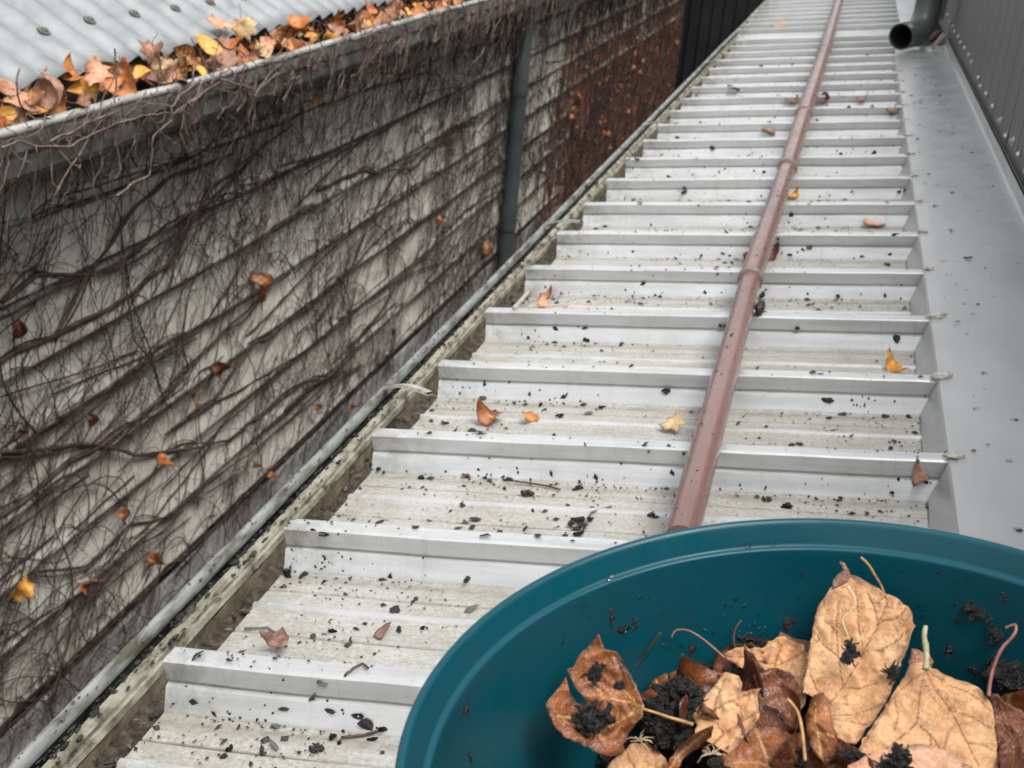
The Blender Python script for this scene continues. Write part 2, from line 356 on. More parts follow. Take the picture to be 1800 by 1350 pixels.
# frame and wall the sheets sit on
mb = MB(); mb.box(.03, .78, -1.2, 12, -.10, -.012); mb.box(.05, .78, -1.2, 12, -2.4, -.10)
o = mb.build('support_wall', M['soffit'], lean)
# flashing lying on the ribs with its turned-down edge notched round each rib
mb = MB()
XF = .612
XWr = .79
prof = [(XF, .0405), (XF+.002, .0432), (XF+.02, .0438), (XWr-.010, .0455), (XWr-.006, .050), (XWr-.005, .075)]
mb.extrude(prof, frange(-.95, 4.16, .06), wob=.0012)
for i in range(-4, 18):
    y0 = i*PER+.035; y1 = (i+1)*PER-.014; n = len(mb.v)
    if y1 > 4.16: break
    for (a, zz, xx) in ((y0-.005, .0405, XF), (y1+.007, .0405, XF), (y1+.002, .004, XF-.017), (y0+.002, .004, XF-.019)): mb.v.append(Vector((xx, a, zz)))
    mb.f.append((n, n+1, n+2, n+3))
fl = mb.build('flashing', M['flash'], lean, solid=.0011)
m = fl.modifiers.new('b', 'BEVEL'); m.width = .0008; m.segments = 2; m.limit_method = 'ANGLE'
# far flashing
mb = MB(); mb.extrude([(XF+.03, .056), (XWr-.01, .06), (XWr-.004, .07)], frange(4.9, 11, .5)); mb.build('flashing', M['flash'], lean, solid=.001)
def blob(name, loc, s, mat, parent=None, seed=0, sub=2, amp=.45, fr=1.6, smooth=True, rot=None):
    bm = bmesh.new(); bmesh.ops.create_icosphere(bm, subdivisions=sub, radius=1)
    for vv in bm.verts:
        k = 1 + amp*noise.noise(vv.co*fr + Vector((seed*3.1, seed*1.7, seed))) + amp*.5*noise.noise(vv.co*fr*3.3 + Vector((seed, 2, 1)))
        vv.co = Vector((vv.co.x*s[0]*k, vv.co.y*s[1]*k, vv.co.z*s[2]*k))
    me = bpy.data.meshes.new(name); bm.to_mesh(me); bm.free(); me.materials.append(mat)
    if smooth: me.polygons.foreach_set('use_smooth', [True]*len(me.polygons))
    o = bpy.data.objects.new(name, me); C.objects.link(o)
    if parent: o.parent = parent
    o.location = loc
    if rot: o.rotation_euler = rot
    return o
for i in range(0, 17):
    s = rnd.uniform(.65, 1.1) if i < 5 else rnd.uniform(.5, .8)
    blob('sealant_dab', (XF+rnd.uniform(.004, .009), i*PER+.008+rnd.uniform(-.003, .003), .045), (.012*s, .009*s, .005*s), M['sealant'], lean, i, 3, .9)
# gutter (hangs true, so built in world axes)
gut = bpy.data.objects.new('gutter', None); C.objects.link(gut); gut.parent = lean; gut.matrix_parent_inverse = Q4.inverted()
def gpart(name, mb, mat, **k):
    o = mb.build(name, mat, gut, **k); return o
YS = frange(-1.1, 11.5, .09)
P = r2w(-.103, 0, -.028)      # centre of the rolled bead
gx, gz = P.x, P.z
def wz(y): return .0025*noise.noise(Vector((y*.9, 0, 5)))
mb = MB(); n0 = 0
for seg in ((-1.1, 2.13), (2.134, 4.9), (4.904, 11.5)):
    ys = frange(seg[0], seg[1], .09)
    prof = [(gx-.001+.0064*cos(a)*(1+.12*cos(4*a)), gz+.0078*sin(a)*(1+.10*cos(4*a))) for a in [radians(t) for t in range(-60, 281, 28)]]
    prof += [(gx-.009, gz-.02), (gx-.011, gz-.05), (gx-.006, gz-.085), (gx+.02, gz-.10), (gx+.15, gz-.10)]
    k = len(prof); n = len(mb.v)
    for y in ys:
        for (x, z) in prof: mb.v.append(Vector((x+wz(y+9), y, z+wz(y))))
    for i in range(len(ys)-1):
        for j in range(k-1): mb.f.append((n+i*k+j, n+i*k+j+1, n+(i+1)*k+j+1, n+(i+1)*k+j))
gpart('gutter_channel', mb, M['rimzinc'], smooth=True, solid=.0012)
# crusted inner return of the front edge
mb = MB(); ys = frange(-1.1, 11.5, .006)
ip = [(.0085, -.012), (.0110, -.0065), (.0175, -.0070), (.0205, -.0095), (.0215, -.013), (.0245, -.0135), (.0265, -.020)]
k = len(ip)
for y in ys:
    seg = .35*noise.noise(Vector((y*7, 0, 0)))
    for j, (x, z) in enumerate(ip):
        j1 = noise.noise(Vector((y*45, j*2.3, 1)))*.0022 + noise.noise(Vector((y*140, j*3, 5)))*.0012
        mb.v.append(Vector((gx+x+wz(y+9)+j1*.7+(seg*.004 if j > 2 else 0), y, gz+z+wz(y)+j1)))
for i in range(len(ys)-1):
    for j in range(k-1): mb.f.append((i*k+j, i*k+j+1, (i+1)*k+j+1, (i+1)*k+j))
gpart('crusted_inner_lip', mb, M['cream'], smooth=False)
mb = MB(); ys = frange(-1.1, 11.5, .012)
ip = [(.0265, -.020), (.028, -.045), (.033, -.075)]
k = len(ip)
for y in ys:
    for j, (x, z) in enumerate(ip):
        j1 = noise.noise(Vector((y*30, j*2.3, 7)))*.002
        mb.v.append(Vector((gx+x+wz(y+9)+j1, y, gz+z+wz(y)-.001)))
for i in range(len(ys)-1):
    for j in range(k-1): mb.f.append((i*k+j, i*k+j+1, (i+1)*k+j+1, (i+1)*k+j))
gpart('stained_inner_face', mb, M['olive'])
def strap(y, x1=.0, sz=1, dy=.0):
    a = Vector((gx+.006, y, gz+.010)); b = r2w(-.004, y-.085+dy, .004) + Vector((0, 0, .004))
    d = (b-a); L = d.length; T = Matrix.Translation(a) @ d.to_track_quat('Y', 'Z').to_matrix().to_4x4()
    mb = MB(); n = 8
    for i in range(n):
        f0, f1 = i/n*L, (i+1)/n*L
        w0 = .0065*sz*(1.15-.5*abs(i/n-.45)); w1 = .0065*sz*(1.15-.5*abs((i+1)/n-.45)); q = len(mb.v)
        for f, ww in ((f0, w0), (f1, w1)):
            zz = .006*sin(pi*f/L)
            for x, z in ((-ww, 0), (-ww*.7, .004), (ww*.7, .004), (ww, 0)): mb.v.append(T @ Vector((x+.0008*noise.noise(Vector((f*200, 1, y))), f, z+zz)))
        for j in range(4): mb.f.append((q+j, q+(j+1) % 4, q+4+(j+1) % 4, q+4+j))
    o = gpart('gutter_strap', mb, M['strap'], smooth=False); return o
strap(.762); strap(1.70, sz=.9); strap(2.9, sz=.7); strap(4.35, sz=.7); strap(4.95, sz=.8)
# wet leaf mould in the gutter
mb = MB(); ys = frange(-1.1, 11.4, .013); k = 11
for y in ys:
    for j in range(k):
        x = gx+.026 + j/(k-1)*.17; z = gz-.034 + .010*(j/(k-1)) + .014*noise.noise(Vector((x*25, y*14, 2))) + .009*noise.noise(Vector((x*90, y*60, 7))) + .003*noise.noise(Vector((x*260, y*200, 7)))
        mb.v.append(Vector((x, y, z)))
for i in range(len(ys)-1):
    for j in range(k-1): mb.f.append((i*k+j, i*k+j+1, (i+1)*k+j+1, (i+1)*k+j))
o = mb.build('leaf_mould', M['sludge']); tag(o, 'dark wet leaf mould lying all along inside the lean-to gutter', 'leaf mould', kind='stuff')

# ------------------------------------------------------------------ telescopic pole lying on the ribs
pole = empty('telescopic_pole', r2w(.365, .26, .055), label='long pinkish brown telescopic pole lying along the ribbed roof behind the bucket', cat='pole')
def polept(u, v, r):
    d = Q.transposed() @ ray(u, v); o_ = Q.transposed() @ CW; t = (.0412+r-o_.z)/d.z; return o_+d*t
secs = [((1188, 950), (1319, 492), .0152), ((1319, 492), (1384, 296), .0172), ((1384, 296), (1413, 201), .0188), ((1413, 201), (1449, 90), .0204), ((1449, 90), (1482, -25), .022)]
for i, (a, b, r) in enumerate(secs):
    pa = polept(*a, .0152 + (.004 if i else 0)*min(i, 2)/2); pb = polept(*b, r)
    pa.x += .004 if i == 0 else 0
    mb = MB(); n = 24
    pts = [Q @ pa.lerp(pb, t/n) for t in range(n+1)]
    mb.tube(pts, r, 24); o = part('tube_section', mb, M['pole'], pole, smooth=True)
    m = o.modifiers.new('e', 'EDGE_SPLIT'); m.split_angle = radians(50)
    if i:
        ax = (pts[1]-pts[0]).normalized(); p0 = pts[0]
        mb = MB(); mb.tube([p0-ax*.004, p0-ax*.003, p0+ax*.010, p0+ax*.011], [r*.98, r+.0012, r+.0014, r], 24); part('collar', mb, M['collar'], pole, smooth=True)
pk = blob('button_clip', (0, 0, 0), (.006, .018, .009), M['debris'], None, 3); pk.location = Q @ (polept(1336, 540, .01)); pk.parent = pole; pk.matrix_parent_inverse = pole.matrix_basis.inverted()

# ------------------------------------------------------------------ grey clad wall on the right
XW = .7755
cw = empty('clad_wall', (XW, 0, .17), label='grey metal clad wall rising on the right above the flashing', cat='wall')
mb = MB(); pr = []; y = -1.3; pw = .172; off = 2.364 % pw
y = off - 12*pw
while y < 12:
    pr += [(y-.014, 0), (y-.006, .0028), (y+.006, .0028), (y+.014, 0), (y+.05, 0), (y+.054, .0009), (y+.060, .0009), (y+.064, 0), (y+.11, 0), (y+.114, .0009), (y+.120, .0009), (y+.124, 0)]; y += pw
zs = [.171, .20, .40, .6, .80]; k = len(pr)
for z in zs:
    for (yy, dx) in pr: mb.v.append(Vector((XW+.004+dx+.0006*noise.noise(Vector((yy*4, z*3, 0))), yy, z)))
for i in range(len(zs)-1):
    for j in range(k-1): mb.f.append((i*k+j, i*k+j+1, (i+1)*k+j+1, (i+1)*k+j))
part('cladding_sheet', mb, M['wallgrey'], cw, solid=.001)
mb = MB(); mb.box(XW+.02, XW+.14, -1.6, 12, -.2, .79); part('wall_core', mb, M['wallgrey'], cw)
mb = MB(); mb.box(XW-.002, XW+.001, -1.6, 4.16, .150, .186); part('base_trim', mb, M['wallgrey'], cw)
scr = [[4.477, 0.24], [4.264, 0.234], [4.092, 0.234], [3.98, 0.228], [3.769, 0.232], [3.631, 0.228], [3.432, 0.232], [3.264, 0.23], [3.121, 0.228], [2.83, 0.222], [2.735, 0.213], [2.56, 0.219], [2.37, 0.218], [2.19, 0.214], [2.03, 0.209], [1.92, 0.218], [1.79, 0.216], [1.65, 0.212], [1.49, .212], [1.34, .21], [1.15, .208], [.98, .21], [.83, .208], [.66, .21]]
mb0 = MB()
mb0.tube([(0, 0, 0), (-.0012, 0, 0), (-.002, 0, 0)], [.0085, .0088, .0065], 14)
mb0.tube([(-.002, 0, 0), (-.006, 0, 0), (-.0066, 0, 0)], [.0052, .005, .003], 6)
for i, (yy, zz) in enumerate(scr):
    if i == 0:
        s0 = mb0.build('screw', M['screw'], cw); s = s0
    else:
        s = s0.copy(); C.objects.link(s)
    s.location = Vector((.004-.0015, yy, zz-.17)); s.rotation_euler = (rnd.uniform(0, 3), rnd.uniform(-.15, .15), rnd.uniform(-.15, .15))

# ------------------------------------------------------------------ grey pvc elbow emptying on to the roof
el = empty('downpipe', r2w(.70, 4.3, .045), label='fat grey-green plastic downpipe with an open elbow emptying onto the roof beside the grey wall', cat='downpipe')
R = .046
c0 = r2w(.628, 4.0, .098); c1 = r2w(.70, 4.13, .100); ctr = r2w(.722, 4.17, .118); top = Vector((ctr.x, ctr.y+.01, 1.5))
pts = [c0, c0.lerp(c1, .4), c0.lerp(c1, .75)]
e0 = c0.lerp(c1, .75); e2 = Vector((ctr.x-.012, ctr.y, ctr.z+.10)); e1 = Vector((ctr.x-.006, ctr.y, ctr.z))
for t in range(1, 9):
    t /= 8; pts.append(e0*(1-t)**2 + e1*2*t*(1-t) + e2*t*t)
pts += [Vector((ctr.x-.012, ctr.y, ctr.z+.3)), Vector((ctr.x-.012, ctr.y, 1.5))]
mb = MB(); mb.tube(pts, R, 28, cap=False); o = part('elbow_pipe', mb, M['pipe'], el, smooth=True, solid=.004, off=-1)
mb = MB(); mb.tube([p.copy() for p in pts[:8]], R-.0055, 28, cap=False); part('pipe_bore_shade', mb, M['pipe_dark'], el, smooth=True)  # added inner tube; shade inside the elbow is put into its dark colour
ax = (pts[1]-pts[0]).normalized()
mb = MB(); mb.tube([e2+Vector((0, 0, -.01)), e2+Vector((0, 0, .0)), e2+Vector((0, 0, .05)), e2+Vector((0, 0, .052))], [R+.001, R+.004, R+.004, R+.001], 28); part('socket_ring', mb, M['pipe'], el, smooth=True)
mb = MB(); T = Matrix.Translation(r2w(.752, 4.02, .075)) @ Matrix.Rotation(.5, 4, 'Y') @ Matrix.Rotation(.3, 4, 'X')
mb.box(-.007, .007, -.012, .012, -.028, .03, T); part('bracket_tab', mb, M['strap'], el, bevel=.002)
# corner trim behind the pipe
mb = MB(); mb.box(XW-.03, XW+.003, 4.75, 4.79, .2, .79); part('corner_trim', mb, M['wallgrey'], cw, bevel=.003)

# red-brown board at the far end of the roof
mb = MB(); mb.box(.37, .80, 7.02, 7.14, .055, .095)
for i, vv in enumerate(mb.v): mb.v[i] = Q @ vv
o = mb.build('plank', simple('old_red_plank', [(.12, .05, .04), (.22, .11, .09)], 20, .8), bevel=.004); tag(o, 'reddish plank laid across the far end of the ribbed roof', 'plank')

# ------------------------------------------------------------------ neighbour's house
XB = -1.05
nh = empty('house', (XB, 3, -1.3), label='neighbouring weatherboard house with corrugated roof and leaf-choked gutter, covered in bare creeper', cat='house')
LAP = [-.218+.1492*k for k in range(-6, 3)]
def boards(y0, y1, zmin, name):
    mb = MB()
    for z in LAP:
        if z < zmin-.01: continue
        z0, z1 = z, z+.1492+.012; ys = frange(y0, y1, .25); n = len(mb.v)
        pf = [(XB-.004, z1), (XB+.0005, z1), (XB+.025, z0+.006), (XB+.0245, z0), (XB-.004, z0-.001)]
        for yy in ys:
            for (x, zz) in pf:
                mb.v.append(Vector((x+.0018*noise.noise(Vector((yy*2, zz*5, 1))), yy, zz+.0015*noise.noise(Vector((yy*1.3, z*9, 3))))))
        for i in range(len(ys)-1):
            for j in range(4): mb.f.append((n+i*5+j, n+(i+1)*5+j, n+(i+1)*5+j+1, n+i*5+j+1))
    return part(name, mb, M['board'], nh)
boards(-2.2, 6.55, -1.2, 'weatherboard_cladding')
boards(6.55, 11.75, -.6, 'weatherboard_cladding')
mb = MB(); mb.box(XB-.2, XB-.003, -2.2, 11.9, -2.5, .20); part('wall_core', mb, M['soffit'], nh)
mb = MB()
ys = frange(6.56, 11.8, .06); zs = frange(-2.4, -.60, .05)
for yy in ys:
    for zz in zs: mb.v.append(Vector((XB+.004+.010*noise.noise(Vector((yy*8, zz*9, 2))), yy, zz)))
for i in range(len(ys)-1):
    for j in range(len(zs)-1): k = len(zs); mb.f.append((i*k+j, (i+1)*k+j, (i+1)*k+j+1, i*k+j+1))
part('stained_base_wall', mb, M['brownwall'], nh)
mb = MB(); mb.box(XB-.002, XB+.010, -2.2, 6.54, -2.4, -1.17); part('plinth', mb, M['plinth'], nh, bevel=.006)
# eave: soffit, fascia, gutter
mb = MB(); mb.box(XB-.002, -.945, -2.2, 11.6, .083, .10); part('soffit', mb, M['soffit'], nh)
mb = MB(); mb.box(-.962, -.944, -2.2, 11.6, .075, .215); part('fascia', mb, M['galvgut'], nh)
ngut = empty('eave_gutter', (0, 0, 0)); ngut.parent = nh; ngut.matrix_parent_inverse = nh.matrix_basis.inverted()
def nwz(y): return .004*noise.noise(Vector((y*.8, 3, 5))) + .0025*noise.noise(Vector((y*4, 3, 8)))
lx, lz = -.838, .178
mb = MB(); ys = frange(-2.2, 11.6, .06)
prof = [(-.940, .16), (-.938, .09), (-.930, .082), (-.86, .082), (-.842, .088), (-.836, .100), (-.836, .130), (-.831, .140), (-.831, .166)]
k = len(prof)
for y in ys:
    for (x, z) in prof: mb.v.append(Vector((x+nwz(y+20)*.6, y, z+nwz(y))))
for i in range(len(ys)-1):
    for j in range(k-1): mb.f.append((i*k+j, i*k+j+1, (i+1)*k+j+1, (i+1)*k+j))
mb.build('gutter_trough', M['galvgut'], ngut, solid=.0012)
mb = MB(); mb.tube([Vector((lx+nwz(y+20)*.6, y, lz-.004+nwz(y))) for y in ys], .0085, 12); mb.build('gutter_bead', M['galvrim'], ngut, smooth=True)
# corrugated roof
PA = radians(28); d = Vector((-cos(PA), 0, sin(PA))); nrm = Vector((sin(PA), 0, cos(PA)))
R0 = Vector((-.885, 0, .228))
mb = MB(); ys = frange(-4.4, 10.5, .076/10); ss = [0, .05, .4, 1.0, 2.0, 3.2, 4.6, 9.0]
for y in ys:
    hh = .0085*cos(2*pi*(y-.035)/.0815) + .0015*noise.noise(Vector((y*3, 0, 0)))
    for s in ss: mb.v.append(R0 + d*(s+.003*noise.noise(Vector((y*1.2, 7, 0)))*(s == 0)) + nrm*hh + Vector((0, y, 0)))
for i in range(len(ys)-1):
    for j in range(len(ss)-1): k = len(ss); mb.f.append((i*k+j, (i+1)*k+j, (i+1)*k+j+1, i*k+j+1))
crf = part('corrugated_roof', mb, M['galv'], nh, smooth=True, solid=.001, off=-1)
mb0 = MB(); mb0.tube([(0, 0, 0), (0, 0, .002), (0, 0, .0025)], [.013, .0125, .008], 14); mb0.tube([(0, 0, .0025), (0, 0, .006), (0, 0, .0075)], [.0075, .006, .002], 8)
s0 = None
for (u, v) in ((20, 83), (116, 61), (195, 41), (270, 22), (345, 8)):
    pass
k0 = 0
S0 = (on_plane(195, 41, R0, nrm)-R0).dot(d)
for row in (S0, S0+.75, S0+1.5):
    for kk in range(-6, 40, 2):
        y = .035 + .0815*kk
        if s0 is None: s0 = mb0.build('roof_screw', M['screw_old'] if 'screw_old' in M else M['debris3'], nh); s = s0
        else: s = s0.copy(); C.objects.link(s)
        s.location = R0 + d*(row+.01*rnd.random()) + nrm*.0085 + Vector((0, y, 0)) - Vector((XB, 3, -1.3)); s.rotation_euler = nrm.to_track_quat('Z', 'Y').to_euler()
# slate coloured downpipe on the wall
mb = MB(); mb.tube([(-.985, 5.05, .12), (-.985, 5.05, -.4), (-.985, 5.05, -1.2), (-.985, 5.05, -2.3)], .038, 20)
dp = part('wall_downpipe', mb, M['downpipe'], nh, smooth=True)
for z_ in (-.36, -1.0):
    mb = MB(); mb.tube([(-.985, 5.05, z_), (-.985, 5.05, z_+.027)], .042, 20); part('pipe_clip', mb, M['downpipe'], nh)
# dark fence closing the alley
mb = MB(); x = -1.04; pr = []
while x < .1: pr += [(x, 0), (x+.012, .016), (x+.06, .016), (x+.072, 0)]; x += .10
k = len(pr)
for z in (-2.4, .62):
    for (xx, dy) in pr: mb.v.append(Vector((xx, 11.2+dy, z)))
for j in range(k-1): mb.f.append((j, j+1, k+j+1, k+j))
df = mb.build('fence', M['darkfence'], solid=.002); tag(df, 'charcoal ribbed panel fence closing off the far end of the alley', 'fence')
mb = MB(); mb.box(-8, 8, -6, 20, -2.6, -2.4); o = mb.build('ground', M['ground']); tag(o, kind='structure')

# ------------------------------------------------------------------ bare creeper on the wall
def dens(y, z, s=1): return noise.noise(Vector((y*1.7+3, z*3.2, 5*s))) + .5*noise.noise(Vector((y*4.5, z*8, 2*s)))
vine = empty('climbing_vine', (XB+.03, 3, -1.2), label='leafless tangled creeper clinging to the neighbouring weatherboard wall', cat='climber')
def walk(y, z, ang, L, st, wig, x0=.018, droop=0, pull=0, xa=.006):
    pts = []; s = rnd.random()*100; a = ang
    for i in range(int(L/st)):
        pts.append(Vector((XB+x0+xa*(noise.noise(Vector((i*st*9, s, 0)))+.7), y, z)))
        a += wig*rnd.gauss(0, 1) - droop*cos(a)*st
        y += cos(a)*st; z += sin(a)*st
        if z > .06 or z < -1.42 or y > 11.6: break
    return pts
def vis(y): return rnd.random() < 1
# thick stems, each its own
main_px = [[(0, 560), (120, 500), (260, 440), (330, 400), (420, 300), (520, 210)],
 [(90, 600), (150, 480), (200, 420), (240, 360), (320, 300), (420, 260)],
 [(0, 640), (100, 590), (230, 520), (300, 460), (370, 330), (480, 250)],
 [(0, 795), (80, 790), (170, 780), (280, 800), (400, 770), (500, 690), (640, 640)],
 [(85, 1240), (110, 1150), (125, 1110), (170, 1030), (240, 960), (330, 900)],
 [(0, 900), (60, 860), (150, 800), (240, 740), (340, 640), (420, 560), (520, 470)],
 [(0, 520), (70, 480), (160, 485), (240, 430), (300, 390), (400, 350)],
 [(60, 1010), (150, 1000), (230, 930), (300, 900), (430, 830)],
 [(300, 760), (380, 700), (450, 600), (520, 560), (640, 450), (700, 380)],
 [(500, 720), (600, 640), (700, 500), (760, 430), (860, 330)],
 [(560, 560), (620, 470), (650, 380), (700, 300), (760, 250)],
 [(560, 330), (640, 300), (720, 300), (800, 220), (860, 200)],
 [(180, 700), (280, 610), (370, 560), (420, 470), (480, 400), (560, 350)]]
for pl in main_px:
    P3 = [on_x(u, v, XB+.026) for u, v in pl]; pts = []
    for a, b in zip(P3, P3[1:]):
        nn = max(2, int((b-a).length/.03))
        for t in range(nn):
            p = a.lerp(b, t/nn); p += Vector((.004*noise.noise(p*11), .02*noise.noise(p*5+Vector((3, 0, 0))), .02*noise.noise(p*6))); pts.append(p)
    if len(pts) < 3: continue
    r = rnd.uniform(.003, .0058)
    mb = MB(); mb.tube(pts, [r*(1-.5*i/len(pts))*(1+.2*noise.noise(p*30)) for i, p in enumerate(pts)], 8); part('main_stem', mb, M['stem'], vine, smooth=True)
    # companions winding beside it
    for q in range(1):
        o2 = rnd.random()*50
        mb = MB(); mb.tube([p + Vector((.004*(q), .03*noise.noise(p*4+Vector((o2, 0, 0))), .03*noise.noise(p*5+Vector((0, o2, 0))))) for p in pts], r*.45, 5); part('side_stem', mb, M['stem'], vine, smooth=True)
def long_stem(y, z, a, L, r, x0, xa, mbx, curl=1.0, st=.02, sides=4):
    pts = []; s = rnd.random()*100; k0 = rnd.gauss(0, .9)*curl
    n = int(L/st)
    for i in range(n):
        pts.append(Vector((XB+x0+xa*(.5+.5*noise.noise(Vector((i*.3, s, 0)))), y, z)))
        a += (k0 + 3.2*curl*noise.noise(Vector((i*.16, s, 3))))*st*3.0
        y += cos(a)*st; z += sin(a)*st
        if z > .07 or z < -1.42 or y > 11.6: break
    if len(pts) > 3: mbx.tube(pts, [r*(1-.6*i/len(pts)) for i in range(len(pts))], sides, False)
mb = MB()
for i in range(430):                      # woody laterals, mostly slanting
    y = -.6+12*rnd.random()**1.25; z = rnd.uniform(-1.35, .0)
    long_stem(y, z, rnd.choice([rnd.gauss(.5, .35), rnd.gauss(2.5, .4), rnd.gauss(1.6, .4)]), rnd.uniform(.4, 1.4), rnd.uniform(.0011, .0026), .024, .010, mb, 1.5)
for k, z in enumerate(LAP):               # stems caught along the board laps; extra ones stand in for lap shadows
    for i in range(46):
        y = rnd.uniform(-.6, 11)
        p = walk(y, z+rnd.uniform(-.016, .004), rnd.choice([0, pi]), rnd.uniform(.3, 1.3), .03, .05, x0=.02, xa=.006)
        p = [Vector((q.x, q.y, z-.006+(q.z-z)*.3)) for q in p]
        if len(p) > 2: mb.tube(p, rnd.uniform(.0012, .003), 4, False)
o = part('side_shoots', mb, M['stem'], vine); tag(o, kind='stuff')
mb = MB()
for i in range(7600):                     # thin runners forming the net
    y = -.6+12*rnd.random()**1.3; z = rnd.uniform(-1.38, .05)
    d_ = noise.noise(Vector((y*2.3+3, z*4.2, 5)))
    if d_ < -.15+.30*(rnd.random()-.5): continue
    fam = rnd.random()
    a = rnd.gauss(.62, .3) if fam < .4 else rnd.gauss(2.3, .35) if fam < .7 else rnd.uniform(0, 6.28)
    long_stem(y, z, a, rnd.uniform(.12, .6), rnd.uniform(.0006, .0016)*(1 if y < 4 else 1.3), .019, .016, mb, 2.6, .016, 3)
o = part('runners', mb, M['stem'], vine); tag(o, kind='stuff')
mb = MB()
for i in range(17000):                    # curly tendrils
    y = -.5+11.8*rnd.random()**1.3; z = rnd.uniform(-1.38, .05)
    d_ = noise.noise(Vector((y*2.3+3, z*4.2, 5))) + .5*noise.noise(Vector((y*6, z*9, 2)))
    if d_ < -.10+.24*(rnd.random()-.5): continue
    long_stem(y, z, rnd.uniform(0, 6.28), rnd.uniform(.05, .2), rnd.uniform(.0004, .0010)*(1 if y < 4 else 1.4), .015, .02, mb, 5.0, .012, 3)
o = part('tendrils', mb, M['hair'], vine); tag(o, kind='stuff')
# twigs curling over the eave gutter, traced from what hangs there
hang = [[(0, 262), (32, 248), (62, 258), (120, 259), (173, 232), (235, 208), (280, 199), (315, 197), (347, 165), (356, 140)],
 [(267, 265), (270, 240), (300, 212), (302, 200), (298, 186), (240, 178)], [(303, 200), (340, 175), (385, 145)],
 [(183, 238), (182, 215), (192, 200), (210, 195)], [(150, 245), (148, 220), (165, 212), (172, 208)],
 [(352, 140), (320, 165), (300, 190)], [(265, 163), (292, 185)], [(200, 345), (235, 322), (262, 308), (268, 268), (268, 262)],
 [(95, 345), (130, 290), (160, 240), (180, 210)], [(390, 140), (440, 155), (447, 170), (480, 125), (497, 108)], [(447, 170), (455, 160), (490, 128)],
 [(460, 110), (500, 105), (520, 95), (540, 100)], [(560, 70), (572, 90), (578, 100)], [(620, 70), (650, 60), (680, 45)], [(700, 45), (707, 52), (707, 68), (690, 85)],
 [(755, 25), (765, 40), (775, 62), (790, 105), (797, 138)], [(775, 65), (762, 75)], [(810, 5), (818, 25), (820, 40), (832, 20)], [(832, 20), (845, 60), (852, 82), (846, 95), (832, 112)],
 [(905, 0), (902, 15), (898, 25)], [(0, 300), (8, 285), (6, 262), (0, 255)], [(60, 255), (75, 300), (70, 300)], [(115, 240), (140, 275), (142, 290)],
 [(600, 100), (605, 135), (598, 160)], [(330, 180), (350, 215)], [(88, 250), (140, 225), (180, 205), (200, 200)]]
for pl in hang:
    P3 = [on_x(u, v, -.815+.01*rnd.random()) for u, v in pl]; pts = []
    for a, b in zip(P3, P3[1:]):
        nn = max(2, int((b-a).length/.012))
        for t in range(nn):
            p = a.lerp(b, t/nn); pts.append(p + Vector((.008*noise.noise(p*12), .003*noise.noise(p*40), .003*noise.noise(p*37+Vector((5, 0, 0))))))
    pts.append(P3[-1])
    r = rnd.uniform(.0015, .0027)
    mb = MB(); mb.tube(pts, [r*(1-.35*i/len(pts))*(1+.35*max(0, noise.noise(p*55))) for i, p in enumerate(pts)], 7); part('hanging_twig', mb, M['twig'], vine, smooth=True)
mb = MB()
for i in range(820):                      # thin ones along the bead
    y = rnd.uniform(.2, 6.5)
    z = .17+rnd.uniform(-.02, .015); x = -.825+rnd.uniform(-.012, .012); a = rnd.choice([rnd.gauss(-.5, .5), rnd.gauss(-2.7, .5), rnd.gauss(-1.5, .4)]); p = []
    for j in range(rnd.randint(5, 16)):
        p.append(Vector((x, y, z))); a += rnd.gauss(0, .35); y += cos(a)*.011; z += sin(a)*.011; x += rnd.gauss(0, .002)
    mb.tube(p, rnd.uniform(.0006, .0017), 4, False)
o = part('fine_twigs', mb, M['twig'], vine); tag(o, kind='stuff')
mb = MB()
for i in range(260):
    y = rnd.uniform(-.3, 6); z = .15; a = rnd.gauss(-1.6, .35); x = -.83; p = []
    for j in range(rnd.randint(8, 34)):
        p.append(Vector((x, y, z))); a += rnd.gauss(0, .16); y += cos(a)*.014; z += sin(a)*.014; x += rnd.gauss(-.002, .003)
    mb.tube(p, rnd.uniform(.0006, .0013), 3, False)
o = part('trailing_tendrils', mb, M['hair'], vine); tag(o, kind='stuff')

# ------------------------------------------------------------------ leaves
import numpy as np
def jag(outl, step, amp):
    out = []
    for a, b in zip(outl, outl[1:]+outl[:1]):
        a = Vector(a); b = Vector(b); n = max(1, int((b-a).length/step)); nn = Vector((-(b-a).y, (b-a).x)).normalized() if (b-a).length else Vector((0, 0))
        for i in range(n):
            t = i/n; p = a.lerp(b, t); out.append(p + nn*amp*(noise.noise(Vector((p.x/step*.9, p.y/step*.9, 3)))+.6*noise.noise(Vector((p.x/step*2.1, p.y/step*2.1, 8)))))
    return out
def inside(P, poly):
    x, y = P[:, 0], P[:, 1]; c = np.zeros(len(P), bool); n = len(poly)
    for i in range(n):
        x1, y1 = poly[i]; x2, y2 = poly[i-1]
        if y1 == y2: continue
        c ^= ((y1 > y) != (y2 > y)) & (x < (x2-x1)*(y-y1)/(y2-y1)+x1)
    return c
def seg_dist(P, segs):
    dmin = np.full(len(P), 9.)
    for (a, b) in segs:
        a = np.array(a); b = np.array(b); ab = b-a; t = np.clip(((P-a)@ab)/max(ab@ab, 1e-12), 0, 1)
        dmin = np.minimum(dmin, np.hypot(*(P-a-t[:, None]*ab).T))
    return dmin
